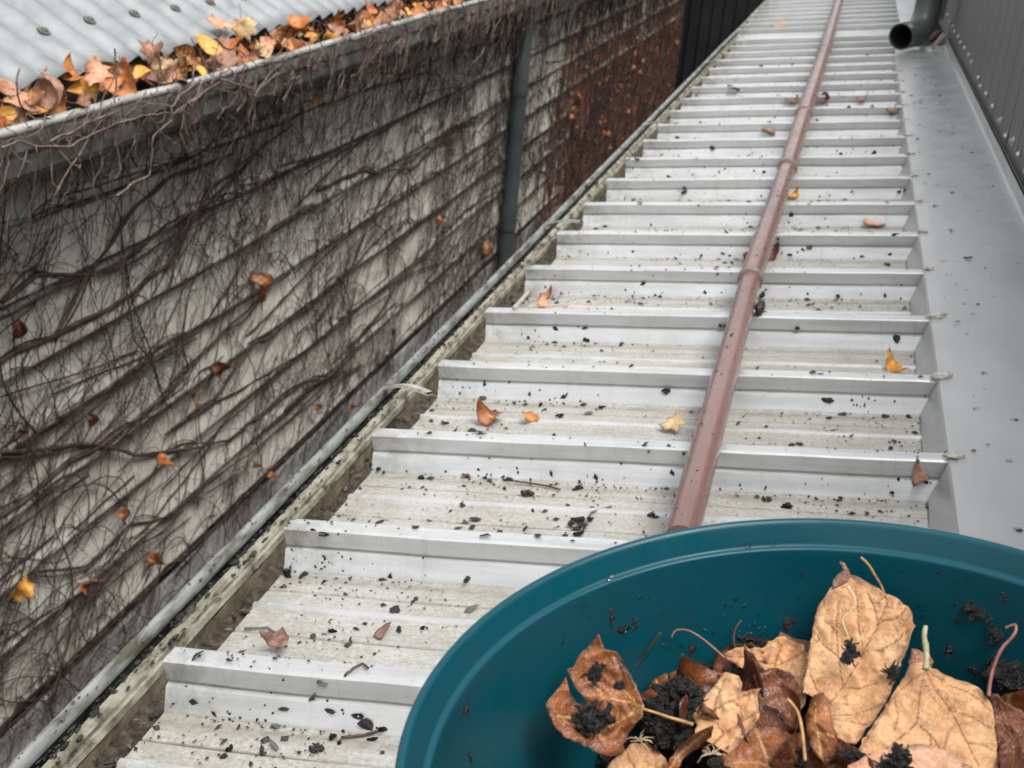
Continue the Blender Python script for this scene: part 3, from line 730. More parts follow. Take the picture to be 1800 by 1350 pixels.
def leaf_mesh(name, outl, veins, step, bend, mat, vw=.0005, jamp=.0006, jstep=.002, pillow=0):
    ol = jag([Vector(p) for p in outl], jstep, jamp); poly = np.array([(p.x, p.y) for p in ol])
    mn, mx = poly.min(0), poly.max(0)
    gx_ = np.arange(mn[0], mx[0], step); gy_ = np.arange(mn[1], mx[1], step*.87); pts = []
    for j, yy in enumerate(gy_):
        for xx in gx_: pts.append((xx+(step/2 if j % 2 else 0)+rnd.uniform(-.15, .15)*step, yy+rnd.uniform(-.15, .15)*step))
    pts = np.array(pts); ins = inside(pts, poly); pts = pts[ins]
    es = [(poly[i-1], poly[i]) for i in range(len(poly))]
    if len(pts): pts = pts[seg_dist(pts, es) > step*.45]
    allp = [Vector(p) for p in poly] + [Vector(p) for p in pts]; n = len(poly)
    r = delaunay_2d_cdt(allp, [(i, (i+1) % n) for i in range(n)], [], 1, 1e-7)
    vs, fc = r[0], r[2]
    A = np.array([(p.x, p.y) for p in vs])
    vseg = [(v_[i], v_[i+1]) for v_ in veins for i in range(len(v_)-1)]
    dv = seg_dist(A, vseg) if vseg else np.full(len(A), 9.)
    de = seg_dist(A, es)
    vz = np.exp(-(dv/vw)**2)
    co = [(p.x, p.y, bend(p.x, p.y) + pillow*(min(float(dv[i])/(vw*9), 1)**.7 - 1)) for i, p in enumerate(vs)]
    me = bpy.data.meshes.new(name); me.from_pydata(co, [], [tuple(f) for f in fc])
    at = me.attributes.new('vein', 'FLOAT', 'POINT'); at.data.foreach_set('value', vz.astype('f'))
    at = me.attributes.new('edge', 'FLOAT', 'POINT'); at.data.foreach_set('value', np.exp(-(de/(vw*5))**2).astype('f'))
    me.polygons.foreach_set('use_smooth', [True]*len(me.polygons)); me.materials.append(mat); me.update()
    return me
def mk(name, me, Mx, thick=.0004, **k):
    o = bpy.data.objects.new(name, me); C.objects.link(o); o.matrix_world = Mx
    m = o.modifiers.new('s', 'SOLIDIFY'); m.thickness = thick; m.offset = 0
    return tag(o, **k)
# generic shapes: sycamore-like lobed, heart-shaped, oval and curled scraps; unit size ~1
def lobed(seed):
    r = random.Random(seed); out = []; lobes = [(-155, .5), (-95, .85), (-38, .95), (0, 0), (38, .95), (95, .85), (155, .5)]
    ang = [(-160, .48), (-140, .66), (-118, .62), (-98, .80), (-90, .92), (-78, .74), (-62, .62), (-47, .84), (-38, 1.0), (-28, .80), (-16, .72), (-6, 1.0), (0, 1.16), (8, .98), (17, .72), (30, .82), (38, 1.0), (50, .82), (63, .64), (80, .78), (90, .9), (100, .76), (118, .60), (140, .68), (160, .5), (180, .35)]
    for a, q in ang:
        a = radians(a+r.uniform(-5, 5)); q *= r.uniform(.85, 1.1); out.append((sin(a)*q*.5, cos(a)*q*.5))
    vs = [[(0, -.1), (sin(radians(a))*l*.5, cos(radians(a))*l*.5)] for a, l in ((0, 1.15), (38, .9), (-38, .9), (92, .85), (-92, .85), (140, .5), (-140, .5))]
    return out, vs
def oval(seed):
    r = random.Random(seed); w_ = r.uniform(.27, .4)
    out = [(w_*sin(t)*(1+.12*sin(2*t)), .5*cos(t) + (.08 if t < .2 else 0)) for t in [2*pi*i/14 for i in range(14)]]
    vs = [[(0, -.5), (0, .5)]] + [[(0, y), (s*w_*.8, y+.18)] for y in (-.3, -.12, .06, .22) for s in (-1, 1)]
    return out, vs
def scrap(seed):
    r = random.Random(seed); out = []
    for i in range(9): a = 2*pi*i/9; q = r.uniform(.22, .55); out.append((q*cos(a), q*sin(a)*.8))
    return out, [[(-.3, 0), (.35, .05)], [(0, 0), (.2, .25)]]
def sliver(seed):
    return [(0, .5), (.10, .2), (.17, -.1), (.20, -.35), (.30, -.5), (.05, -.5), (-.16, -.42), (-.20, -.1), (-.12, .25)], [[(0, -.5), (-.03, 0), (0, .5)]]
def gen_leaf(kind, seed, size, curl, mat, res=14):
    out, vs = {'lobed': lobed, 'oval': oval, 'scrap': scrap, 'sliver': sliver}[kind](seed)
    out = [(x*size, y*size) for x, y in out]; vs = [[(x*size, y*size) for x, y in v_] for v_ in vs]
    r = random.Random(seed+99); ph = r.uniform(0, 6.28); k1 = curl/size; cs, sn = cos(ph), sin(ph); s2 = r.uniform(0, 50)
    def bend(x, y):
        a = x*cs+y*sn; b = -x*sn+y*cs
        return k1*a*a*1.6 - k1*.5*b*b + size*.10*abs(curl)*noise.noise(Vector((x/size*3, y/size*3, s2)))
    me = leaf_mesh('leaf_'+kind, out, vs, size/res, bend, mat, vw=size*.012, jamp=size*.022, jstep=size/18, pillow=size*.02)
    return me
def stalkify(leaf, size, mat, off=(0, -.1)):
    mb = MB(); L = size*.55; n = 6
    mb.tube([(off[0]*size+.03*size*sin(i), off[1]*size-L*i/n, .06*size*sin(i*.9)) for i in range(n+1)], size*.013, 5)
    o = mb.build('stalk', mat, leaf, smooth=True); return o
cols = ['orange', 'brown', 'peach', 'yellow', 'pale', 'rust', 'brown', 'peach', 'brown', 'orange']
word = {'orange': 'orange', 'brown': 'dull brown', 'peach': 'salmon pink', 'yellow': 'golden yellow', 'pale': 'straw coloured', 'rust': 'rusty brown', 'deep': 'dark brown', 'darkred': 'dark red'}
# hero leaves heaped in the neighbour's gutter
hero = [((22, 178), 'lobed', .085, 'peach', 'pinkish brown leaf at the far left end of the heap in the neighbouring gutter', .9), ((12, 154), 'oval', .05, 'peach', 'small rounded salmon leaf lying on the corrugated roof at the far left', .4),
 ((75, 172), 'oval', .075, 'brown', 'upright brown leaf with dark stalk near the left end of the roof gutter heap', 1.2), ((60, 190), 'scrap', .07, 'yellow', 'golden leaf scrap low beside the pinkish brown leaf in the neighbouring gutter', .8),
 ((88, 153), 'oval', .07, 'brown', 'mauve brown leaf tipped up against the corrugated roof', 1.0), ((150, 160), 'scrap', .08, 'yellow', 'bright golden leaf resting on the gutter bead left of the orange cupped leaf', .8),
 ((165, 128), 'lobed', .085, 'peach', 'salmon lobed leaf lying on the corrugated roof above the golden leaf', .7), ((215, 140), 'oval', .105, 'orange', 'large glossy orange cupped leaf in the middle left of the gutter heap', 1.4),
 ((250, 125), 'oval', .06, 'yellow', 'small yellow leaf tucked right of the orange cupped leaf', .9), ((268, 85), 'lobed', .075, 'brown', 'curled brown leaf standing up off the corrugated roof', 1.8),
 ((272, 107), 'oval', .06, 'pale', 'straw coloured leaf roll under the curled standing leaf', 1.2), ((305, 118), 'scrap', .07, 'pale', 'crumpled pale leaf scrap just above the hanging twigs', 1.3),
 ((368, 80), 'oval', .075, 'yellow', 'round golden leaf seen face-on at the middle of the gutter heap', .3), ((395, 92), 'lobed', .13, 'brown', 'biggest brown leaf, cupped, behind the round golden leaf', .55),
 ((330, 98), 'oval', .07, 'rust', 'rusty leaf tilted left of the round golden leaf', 1.0), ((392, 45), 'lobed', .11, 'peach', 'salmon leaf with pointed tip at the top of the gutter heap', .8),
 ((430, 45), 'lobed', .095, 'pale', 'pale yellow frilly leaf on top of the gutter heap', 1.0), ((455, 100), 'lobed', .085, 'pale', 'cream star-shaped leaf hanging over the gutter bead', .5),
 ((470, 75), 'oval', .08, 'peach', 'peach leaf bending over the bead above the cream star-shaped leaf', 1.0), ((525, 38), 'oval', .07, 'orange', 'bright orange leaf standing at the right of the gutter heap', .9)]
rl = Vector((-.84, 0, .19))
def gleaf(loc, kind, size, col, label, curl, grp=None, tiltv=None, seed=0, cat='leaf'):
    me = gen_leaf(kind, seed, size, curl, M[col])
    vdir = (CW-loc).normalized(); n = (vdir*rnd.uniform(.5, 1) + Vector((rnd.uniform(-.4, .5), rnd.uniform(-.6, .5), rnd.uniform(.1, .9)))).normalized() if tiltv is None else tiltv
    q = n.to_track_quat('Z', 'Y').to_matrix().to_4x4()
    o = mk('leaf', me, Matrix.Translation(loc) @ q @ Matrix.Rotation(rnd.uniform(0, 6.28), 4, 'Z'), .0006, label=label, cat=cat, group=grp)
    return o
pn = nrm
for i, ((u, v), kd, sz, col, lab, curl) in enumerate(hero):
    sz *= .80
    # stand on the gutter fill (z .19) or on the corrugated slope, whichever the line of sight meets first
    p = on_x(u, v, -.862)
    if p.z > .225: p = on_plane(u, v, R0+nrm*.028, nrm)
    o = gleaf(p, kd, sz, col, lab, curl, 'autumn leaves heaped in the neighbouring gutter', seed=i*7+1)
    stalkify(o, sz, M['stalk_dark'] if i % 2 else M['stalk_red'])
bylab = {}
protos = [(gen_leaf(k, s, 1.0*sz, cu, M[c]), c, sz) for (k, s, sz, cu, c) in
          [('lobed', 11, .075, 1.0, 'brown'), ('oval', 12, .06, 1.1, 'orange'), ('lobed', 13, .07, 1.3, 'peach'), ('scrap', 14, .06, 1.2, 'pale'), ('oval', 15, .07, 1.2, 'rust'),
           ('lobed', 16, .08, .9, 'brown'), ('scrap', 17, .055, 1.0, 'yellow'), ('oval', 18, .065, 1.3, 'peach'), ('lobed', 19, .07, 1.4, 'orange')]]
cnt = {}
def nth(c):
    cnt[c] = cnt.get(c, 0)+1
    return '%s crumpled %s leaf from the near end of the neighbouring gutter' % (ORD2[cnt[c]], word[c])
ORD2 = ['', 'first', 'second', 'third', 'fourth', 'fifth', 'sixth', 'seventh', 'eighth', 'ninth', 'tenth'] + ['%dth' % i for i in range(11, 150)]
for i in range(285):
    t = i/285; y = -.2 + t**1.12*6.0 
    me, c, sz = protos[rnd.choice([0, 1, 1, 2, 3, 4, 4, 5, 6, 6, 7, 8, 8])]
    hgt = max(0, rnd.gauss(0, .5))*(.030+.02*noise.noise(Vector((y*3, 0, 0))))
    loc = Vector((-.885+rnd.uniform(-.03, .04), y, .178+hgt+rnd.uniform(0, .016)))
    n = Vector((rnd.uniform(-.3, .9), rnd.uniform(-.8, .4), rnd.uniform(.2, 1))).normalized()
    s = rnd.uniform(.6, 1.0)
    o = mk('leaf', me, Matrix.Translation(loc) @ n.to_track_quat('Z', 'Y').to_matrix().to_4x4() @ Matrix.Rotation(rnd.uniform(0, 6.28), 4, 'Z') @ Matrix.Scale(s, 4), .0006,
           label=nth(c), cat='leaf', group='crumpled '+word[c]+' leaves wedged in the neighbouring gutter')
# dark gutter filling beneath them
mb = MB(); ys = frange(-2.1, 11.5, .02)
for y in ys:
    for j in range(6):
        x = -.935+j*.0185; mb.v.append(Vector((x, y, .158+.012*noise.noise(Vector((x*30, y*18, 1))))))
for i in range(len(ys)-1):
    for j in range(5): mb.f.append((i*6+j, i*6+j+1, (i+1)*6+j+1, (i+1)*6+j))
o = mb.build('leaf_mould', M['sludge']); tag(o, 'dark rotted leaf mould filling the neighbouring gutter under the leaves', 'leaf mould', kind='stuff')

# leaves still held by the creeper
vl = [((455, 505), 'oval', .12, 'rust', 'long rusty leaf hanging mid wall'), ((38, 1040), 'lobed', .10, 'yellow', 'golden leaf caught on the creeper at far left'),
      ((152, 1030), 'lobed', .075, 'orange', None), ((272, 985), 'lobed', .085, 'rust', None), ((285, 808), 'scrap', .07, 'orange', None), ((340, 695), 'oval', .055, 'rust', None), ((478, 835), 'scrap', .045, 'orange', None),
      ((448, 815), 'scrap', .05, 'orange', None), ((385, 655), 'oval', .08, 'deep', None), ((620, 715), 'scrap', .06, 'rust', None), ((770, 385), 'scrap', .06, 'orange', None), ((558, 715), 'scrap', .05, 'rust', None),
      ((35, 580), 'oval', .05, 'deep', None), ((690, 585), 'scrap', .06, 'darkred', None), ((160, 740), 'oval', .05, 'deep', None), ((215, 910), 'oval', .06, 'rust', None), ((855, 440), 'oval', .12, 'rust', None), ((705, 130), 'scrap', .06, 'orange', None), ((555, 175), 'scrap', .06, 'orange', None), ((40, 760), 'oval', .035, 'deep', None)]
for i, ((u, v), kd, sz, c, lab) in enumerate(vl):
    p = on_x(u, v, XB+.045); me = gen_leaf(kd, 50+i, sz*.72, 1.7, M['rust' if c == 'orange' and i % 2 else c])
    n = Vector((1, rnd.uniform(-1.6, .2), rnd.uniform(-.5, .5))).normalized(); stk = True
    o = mk('leaf', me, Matrix.Translation(p) @ n.to_track_quat('Z', 'Y').to_matrix().to_4x4() @ Matrix.Rotation(rnd.uniform(-.5, .5), 4, 'Z'), .0006, label=lab)
    stalkify(o, sz*.8, M['stalk_dark'])
    o.parent = vine; o.matrix_parent_inverse = vine.matrix_basis.inverted()
rv = empty('climbing_vine', (XB+.03, 9, -1.2), label='russet creeper with many withered orange leaves on the brown far end of the house wall', cat='climber')
mb = MB()
for i in range(620):
    y = rnd.uniform(6.0, 11.5); z = rnd.uniform(-1.4, -.52); p = walk(y, z, rnd.gauss(1.57, .6), rnd.uniform(.3, .9), .03, .2)
    if len(p) > 2: mb.tube(p, rnd.uniform(.002, .005), 4, False)
o = part('stems', mb, M['russet'], rv); tag(o, kind='stuff')
pm = [gen_leaf('oval', 80, .06, 1.2, M['rust'], 8), gen_leaf('scrap', 81, .06, 1.2, M['rust'], 8), gen_leaf('oval', 82, .07, 1.3, M['rust'], 8), gen_leaf('lobed', 83, .08, 1.3, M['rust'], 8)]
for i in range(70):
    if i < 40: u, v = rnd.gauss(1110, 55), rnd.gauss(105, 48)
    elif i < 58: u, v = rnd.gauss(1040, 35), rnd.gauss(200, 35)
    else: u, v = rnd.uniform(990, 1200), rnd.uniform(20, 260)
    p = on_x(u, v, XB+.05)
    if p.y > 11.5 or p.y < 6.2: continue
    n = Vector((1, rnd.uniform(-1, .2), rnd.uniform(-.3, .5))).normalized()
    o = mk('leaf', rnd.choice(pm), Matrix.Translation(p) @ n.to_track_quat('Z', 'Y').to_matrix().to_4x4() @ Matrix.Rotation(rnd.uniform(0, 6.28), 4, 'Z') @ Matrix.Scale(rnd.uniform(.4, 1.0), 4), .0006)
    o.parent = rv; o.matrix_parent_inverse = rv.matrix_basis.inverted()

# ------------------------------------------------------------------ litter on the ribbed roof
def on_roof_M(p, lift, rz, tx=0, ty=0, s=1):
    return Q4 @ Matrix.Translation(Vector((p.x, p.y, p.z+lift))) @ Matrix.Rotation(rz, 4, 'Z') @ Matrix.Rotation(tx, 4, 'X') @ Matrix.Rotation(ty, 4, 'Y') @ Matrix.Scale(s, 4)
rleaf = [((494, 1146), 'scrap', .040, 'mauve', 'folded mauve brown leaf standing behind the rib nearest the camera', 2.2, .9), ((1183, 760), 'lobed', .045, 'pale', 'pale yellow leaf lying just left of the pole', .3, .75),
 ((1565, 650), 'sliver', .046, 'yellow', 'bright orange-yellow leaf stood in a roof pan near the flashing', 1.4, 1.2), ((862, 745), 'scrap', .045, 'rust', 'dark rusty curled leaf left of the small orange one on the roof', 1.6, .7), ((930, 743), 'scrap', .032, 'orange', 'small orange curled leaf beside the dark rusty one on the roof', 1.5, .8),
 ((963, 524), 'oval', .032, 'rust', 'red-brown rounded leaf near the roof\'s gutter edge', .9, .8), ((955, 540), 'oval', .04, 'peach', 'flat salmon leaf just in front of the red-brown rounded leaf', .3, .3), ((1535, 400), 'lobed', .06, 'peach', 'flat salmon leaf on the pan towards the flashing', .3, .35),
 ((1393, 350), 'scrap', .045, 'yellow', 'small golden leaf just right of the pole', 1.2, .8), ((1350, 236), 'scrap', .055, 'rust', 'rusty leaf scrap on the farther part of the roof left of the pole', 1.3, .6), ((1316, 462), 'scrap', .05, 'darkred', 'dark red leaf poking out left from under the pole', 1.2, .9), ((1354, 455), 'oval', .05, 'darkred', 'dark red leaf poking out right from under the pole', 1.2, 1.0),
 ((1617, 852), 'oval', .030, 'brown', 'dark brown cupped leaf tucked in the corner under the flashing edge', 1.8, .9), ((1392, 183), 'scrap', .08, 'rust', 'far russet leaf touching the left side of the pole', 1.3, .5), ((1440, 183), 'scrap', .08, 'deep', 'far dark leaf touching the right side of the pole', 1.3, .5), ((1370, 50), 'oval', .12, 'peach', 'pinkish leaf lying on the far mossy sheet', .2, .2),
 ((1568, 200), 'scrap', .05, 'rust', 'small russet scrap by the flashing far along the roof', 1, .5), ((1515, 178), 'scrap', .06, 'brown', 'thin brown leaf scrap right of the pole far along the roof', 1, .3), ((675, 1112), 'sliver', .030, 'mauve', 'grey-brown pointed leaf scrap lying flat near the bucket', .3, .15), ((1290, 165), 'scrap', .08, 'deep', 'dark wet leaf scrap far along the roof left of the pole', 1.1, .5),
 ((820, 838), 'scrap', .018, 'darkred', 'tiny dark red scrap at the foot of a rib', 1.1, .5)]
for i, ((u, v), kd, sz, c, lab, curl, tilt) in enumerate(rleaf):
    p = hit_roof(u, v); sz *= .84; tilt *= .7; me = gen_leaf(kd, 200+i, sz, curl, M[c])
    mk('leaf', me, on_roof_M(p, sz*.10+sz*.33*sin(min(tilt, 1.2)), rnd.uniform(-.5, .5), tilt, rnd.uniform(-.3, .3)), .0005, label=lab, cat='leaf', group='stray leaves on the ribbed roof')
# dark clods and flakes: protos
def flake(seed, s, mat):
    r = random.Random(seed); n = r.randint(5, 8); k = r.uniform(.22, .9)
    v = []; 
    for i in range(n): a = 2*pi*i/n; q = r.uniform(.55, 1)*s; v.append((q*cos(a), q*sin(a)*k, r.uniform(0, .3)*s))
    v.append((0, 0, r.uniform(-.1, .35)*s)); f = [(i, (i+1) % n, n) for i in range(n)]
    me = bpy.data.meshes.new('flake'); me.from_pydata(v, [], f); me.materials.append(mat); return me
def clod_mesh(seed, s, mat):
    bm = bmesh.new(); r = random.Random(seed)
    for q in range(r.randint(2, 5)):
        c_ = Vector((r.gauss(0, .6), r.gauss(0, .45), r.uniform(.1, .6)))*s; rad = r.uniform(.35, .7)*s
        res = bmesh.ops.create_icosphere(bm, subdivisions=2, radius=1)['verts']; st = Vector((r.uniform(.5, 1.5), r.uniform(.4, 1), r.uniform(.3, .8)))
        for vv in res:
            kk = 1+.9*noise.noise(vv.co*1.9+Vector((seed, q*5, 0)))+.4*noise.noise(vv.co*5+Vector((q, seed, 0)))
            vv.co = c_ + Vector((vv.co.x*st.x, vv.co.y*st.y, vv.co.z*st.z))*kk*rad
    me = bpy.data.meshes.new('clod'); bm.to_mesh(me); bm.free(); me.materials.append(mat); return me
clods = [clod_mesh(i, 1, M['mud'] if i % 3 else M['debris']) for i in range(7)]
flakes = [(flake(i, 1, M[['debris', 'debris2', 'debris', 'debris3', 'debris'][i % 5]]), ['black', 'brown', 'black', 'grey', 'black'][i % 5]) for i in range(15)]
ORD = ['', 'first', 'second', 'third', 'fourth', 'fifth', 'sixth', 'seventh', 'eighth', 'ninth', 'tenth'] + ['%dth' % i for i in range(11, 60)]
seen = {}
def place(p):
    i = int(math.floor((p.y+.3)/PER))+1; t = (p.y+.009) % PER-.009
    side = ['at the gutter end', 'in the left part', 'just left of the pole', 'beside the pole', 'right of the pole', 'next to the flashing'][sum(p.x > q for q in (.08, .22, .33, .40, .52))]
    on = 'on' if t < .03 else 'beyond'
    return '%s, %s the %s lowest rib' % (side, on, ORD[min(max(i, 1), 50)])
def uniq(l):
    seen[l] = seen.get(l, 0)+1
    return l if seen[l] == 1 else l + ' (%s)' % ORD[min(seen[l], 50)]
big = [((1015, 928), .013), ((1035, 920), .010), ((510, 1015), .011), ((535, 1012), .008), ((672, 1286), .011), ((655, 1300), .006), ((820, 1020), .007), ((930, 870), .010), ((670, 828), .009), ((735, 842), .008), ((1018, 860), .009), ((865, 738), .010), ((1270, 447), .012), ((1265, 485), .010),
 ((1272, 575), .008), ((1398, 580), .010), ((1473, 522), .009), ((1340, 520), .012), ((1390, 450), .012), ((1200, 340), .013), ((1250, 262), .014), ((1583, 338), .012), ((1563, 870), .008), ((1375, 893), .010), ((1145, 910), .009), ((1630, 850), .007), ((985, 735), .008), ((1232, 330+120), .006), ((560, 1318), .008), ((592, 1300), .009),
 ((590, 1110), .006), ((700, 1108), .007), ((745, 1105), .007), ((400, 1318), .006), ((395, 1330), .006), ((890, 843), .008), ((1055, 718), .009), ((950, 715), .007), ((1330, 545), .013), ((870, 745-20), .008), ((1205, 332), .010), ((1596, 735), .007), ((1350, 880), .007), ((1475, 880), .007), ((1040, 900), .007), ((1030, 330), .010), ((1450, 110), .02), ((1015, 940), .009)]
for i, ((u, v), s) in enumerate(big):
    p = hit_roof(u, v)
    if p.y > 9: continue
    o = bpy.data.objects.new('mud_clod', clods[i % 7]); C.objects.link(o); o.matrix_world = on_roof_M(p, 0, rnd.uniform(0, 6.28), 0, 0, s*.62)
    tag(o, uniq(('large' if s > .011 else 'small' if s < .008 else 'middling')+' black clod '+place(p)), 'clod', 'clods of rotted leaf scattered on the ribbed roof')
for i in range(290):
    y = -.30+ rnd.random()**1.8*2.6; x = rnd.uniform(.02, .60); p = Vector((x, y, roofz(y)))
    me, cn = rnd.choice(flakes); s = rnd.uniform(.0035, .0095)
    steep = abs(roofz(y+.004)-roofz(y-.004)) > .006
    o = bpy.data.objects.new('leaf_flake', me); C.objects.link(o)
    o.matrix_world = on_roof_M(p, .001, rnd.uniform(0, 6.28), rnd.gauss(0, .3), rnd.gauss(0, .3), s) if not steep else on_roof_M(p + Vector((0, -.001, 0)), 0, rnd.uniform(-.4, .4), 1.35, 0, s)
    tag(o, uniq(('tiny ' if s < .0045 else 'small ')+cn+' flake '+place(p)), 'leaf flake', '%s leaf flakes scattered on the ribbed roof' % cn)
# bent bits of stalk
for i, pl in enumerate([[(607, 1197), (622, 1180), (638, 1172), (648, 1180)], [(600, 1302), (640, 1298), (668, 1290)], [(430, 1110), (470, 1108), (490, 1120)], [(905, 850), (960, 858), (985, 865)], [(1290, 660), (1285, 672)], [(905, 545), (930, 515)], [(545, 1238), (556, 1226)], [(930, 543), (1000, 540), (1060, 541)], [(1020, 940), (1040, 905), (1075, 895)]]):
    P3 = [hit_roof(u, v)+Vector((0, 0, .003)) for u, v in pl]; pts = []
    for a, b in zip(P3, P3[1:]):
        for t in range(6): q = a.lerp(b, t/6); q.z = max(q.z, roofz(q.y)+.002); pts.append(Q @ q)
    pts.append(Q @ P3[-1]); mb = MB(); mb.tube([p-pts[0] for p in pts], .0011 if i != 5 else .0035, 6)
    mt = [M['stalk_dark'], M['stalk_dark'], M['debris3'], M['stalk_dark'], M['stalk_dark'], M['strap'], M['stalk_dark'], M['peach'], M['debris3']][i]
    o = mb.build('leaf_stalk', mt, smooth=True); o.location = pts[0]
    tag(o, ['hooked dark leaf stalk on the front of the nearest rib', 'thin dark stalk trailing from a clod at bottom left of the roof', 'pale curved stalk by the folded mauve leaf', 'fine dark stalk lying in the pan in mid roof', 'tiny stalk piece on the side of the pole', 'whitish stick leaning at the gutter edge of the roof', 'short dark stalk piece under the nearest rib', 'thin salmon stalk lying along a rib', 'pale bent stalk beside the large clod left of the bucket rim'][i], 'stalk')
# uncountable specks
mb = MB()
for i in range(15000):
    y = -.33 + rnd.random()**1.8*4.5; x = rnd.uniform(.0, .61) if rnd.random() < .7 else .61*rnd.random()**2
    if rnd.random() < .33: y = math.floor(y/PER)*PER + rnd.choice([.034, .218, .218, .108, .190])+rnd.gauss(0, .006)
    z = roofz(y)
    if noise.noise(Vector((x*6, y*5, 0)))+.6*noise.noise(Vector((x*19, y*15, 4))) < rnd.uniform(-.35, .3): continue
    s = (rnd.uniform(.0005, .002) if rnd.random() < .9 else rnd.uniform(.002, .005))*(1+.25*max(y, 0)); a = rnd.uniform(0, 6.28); n = len(mb.v); k = rnd.uniform(.25, 1)
    steep = abs(roofz(y+.004)-roofz(y-.004)) > .006
    for j in range(4):
        an = a+j*pi/2+rnd.uniform(-.4, .4); q = s*(1 if j % 2 else k)
        mb.v.append(Q @ (Vector((x+q*cos(an), y+q*sin(an), z+.0012)) if not steep else Vector((x+q*cos(an), y-.0015, z+q*sin(an)))))
    mb.v.append(Q @ Vector((x, y-(.002 if steep else 0), z+.0012+s*.5)))
    for j in range(4): mb.f.append((n+j, n+(j+1) % 4, n+4))
o = mb.build('leaf_specks', M['debris']); tag(o, 'fine dark specks of leaf grit strewn over the ribbed roof', 'litter', kind='stuff')
# on flashing
mb = MB(); mb2 = MB()
for i in range(90):
    y = rnd.uniform(.1, 3.8); x = rnd.uniform(.63, .765); s = rnd.uniform(.0008, .0022)*(1+.3*y); n = len(mb.v); a = rnd.uniform(0, 6)
    if i < 34:
        for j in range(5): an = a+j*1.257; mb.v.append(Q @ Vector((x+s*cos(an)*1.6, y+s*sin(an), .0458)))
        mb.v.append(Q @ Vector((x, y, .0458+s*.6)))
        for j in range(5): mb.f.append((n+j, n+(j+1) % 5, n+5))
o = mb.build('leaf_specks', M['debris']); tag(o, 'a few dark specks on the flat grey flashing', 'litter', kind='stuff')
bm = bmesh.new()
for i in range(90):
    y = rnd.uniform(.3, 3.2)**1.0; x = rnd.uniform(.635, .765); s = rnd.uniform(.0015, .0034)*(1+.22*y)
    r_ = bmesh.ops.create_icosphere(bm, subdivisions=2, radius=1)['verts']
    for vv in r_: vv.co = Q @ (Vector((vv.co.x*s*rnd.uniform(.98, 1.02), vv.co.y*s, vv.co.z*s*.35)) + Vector((x, y, .0452)))
me = bpy.data.meshes.new('raindrops'); bm.to_mesh(me); bm.free(); me.materials.append(M['water']); me.polygons.foreach_set('use_smooth', [True]*len(me.polygons))
o = bpy.data.objects.new('raindrops', me); C.objects.link(o); tag(o, 'raindrops beaded on the flat grey flashing', 'water drops', kind='stuff')
for (u, v, s, l) in ((1681, 568, .0085, 'larger grey-brown chip lying on the flashing'), (1709, 554, .005, 'small dark chip behind the larger one on the flashing'), (1702, 455, .008, 'thin dark flake on the middle of the flashing'), (1697, 345, .007, 'dark streaky flake far along the flashing')):
    p = Q.transposed() @ on_plane(u, v, r2w(.7, 1, .0455), Q @ Vector((0, 0, 1)))
    o = bpy.data.objects.new('leaf_flake', flakes[5][0] if 'thin' in l else flakes[2][0]); C.objects.link(o); o.matrix_world = on_roof_M(p, .001, rnd.uniform(-.4, .4), 0, 0, s); tag(o, l, 'leaf flake')
p = Q.transposed() @ on_plane(1632, 74, r2w(.7, 1, .05), Q @ Vector((0, 0, 1)))
mk('leaf', gen_leaf('scrap', 300, .10, 1.3, M['darkred']), on_roof_M(p, .015, .4, .5, .1), .0006, label='wet dark red leaf trapped under the grey pipe elbow', cat='leaf')
p = Q.transposed() @ on_plane(1650, 70, r2w(.7, 1, .05), Q @ Vector((0, 0, 1)))
mk('leaf', gen_leaf('scrap', 301, .07, 1.3, M['deep']), on_roof_M(p, .02, 1.4, .5, .1), .0006, label='dark brown leaf in the corner of wall and flashing by the elbow', cat='leaf')
# moss and clods caught along the gutter lip
mb = MB()
bm = bmesh.new()
for i in range(2600):
    y = -.5 + rnd.random()**1.5*8; x = gx+rnd.choice([.0065, .0075, .0085, .010, .010, .013, .02])+rnd.uniform(-.002, .002); s = rnd.uniform(.0006, .0021)*(1.9 if rnd.random() < .1 else 1)
    r_ = bmesh.ops.create_icosphere(bm, subdivisions=1, radius=1)['verts']; k1, k2 = rnd.uniform(.5, 1.8), rnd.uniform(.4, .9); sd_ = rnd.random()*99
    for vv in r_: vv.co = Vector((vv.co.x*s*k2*1.3, vv.co.y*s*k1*1.5, vv.co.z*s*.6))*(1+1.0*noise.noise(vv.co*2+Vector((sd_, 0, 0)))) + Vector((x, y, gz-.006+.001))
me = bpy.data.meshes.new('lip_grime'); bm.to_mesh(me); bm.free(); me.materials.append(M['debris'])
o = bpy.data.objects.new('grime', me); C.objects.link(o); tag(o, 'black grime crumbs packed behind the rolled edge of the lean-to gutter', 'grime', kind='stuff')
bm = bmesh.new()
for i in range(2600):
    y = -.5 + rnd.random()**1.5*5; x = gx+rnd.uniform(.026, .10); s = rnd.uniform(.001, .0038); j = (x-gx-.026)/.17
    z = gz-.034+.010*j + .014*noise.noise(Vector((x*25, y*14, 2))) + .009*noise.noise(Vector((x*90, y*60, 7)))
    r_ = bmesh.ops.create_icosphere(bm, subdivisions=1, radius=1)['verts']; k1, k2 = rnd.uniform(.4, 2.4), rnd.uniform(.3, .9); sd_ = rnd.random()*99; e = Matrix.Rotation(rnd.uniform(0, 3), 3, 'Z')
    for vv in r_: vv.co = e @ (Vector((vv.co.x*s*k2, vv.co.y*s*k1, vv.co.z*s*.6))*(1+.7*noise.noise(vv.co*2+Vector((sd_, 0, 0))))) + Vector((x, y, z+s*.4))
me = bpy.data.meshes.new('mould_crumbs'); bm.to_mesh(me); bm.free()
for q, mt in enumerate((M['debris'], M['debris2'], M['debris3'], M['sludge'])): me.materials.append(mt)
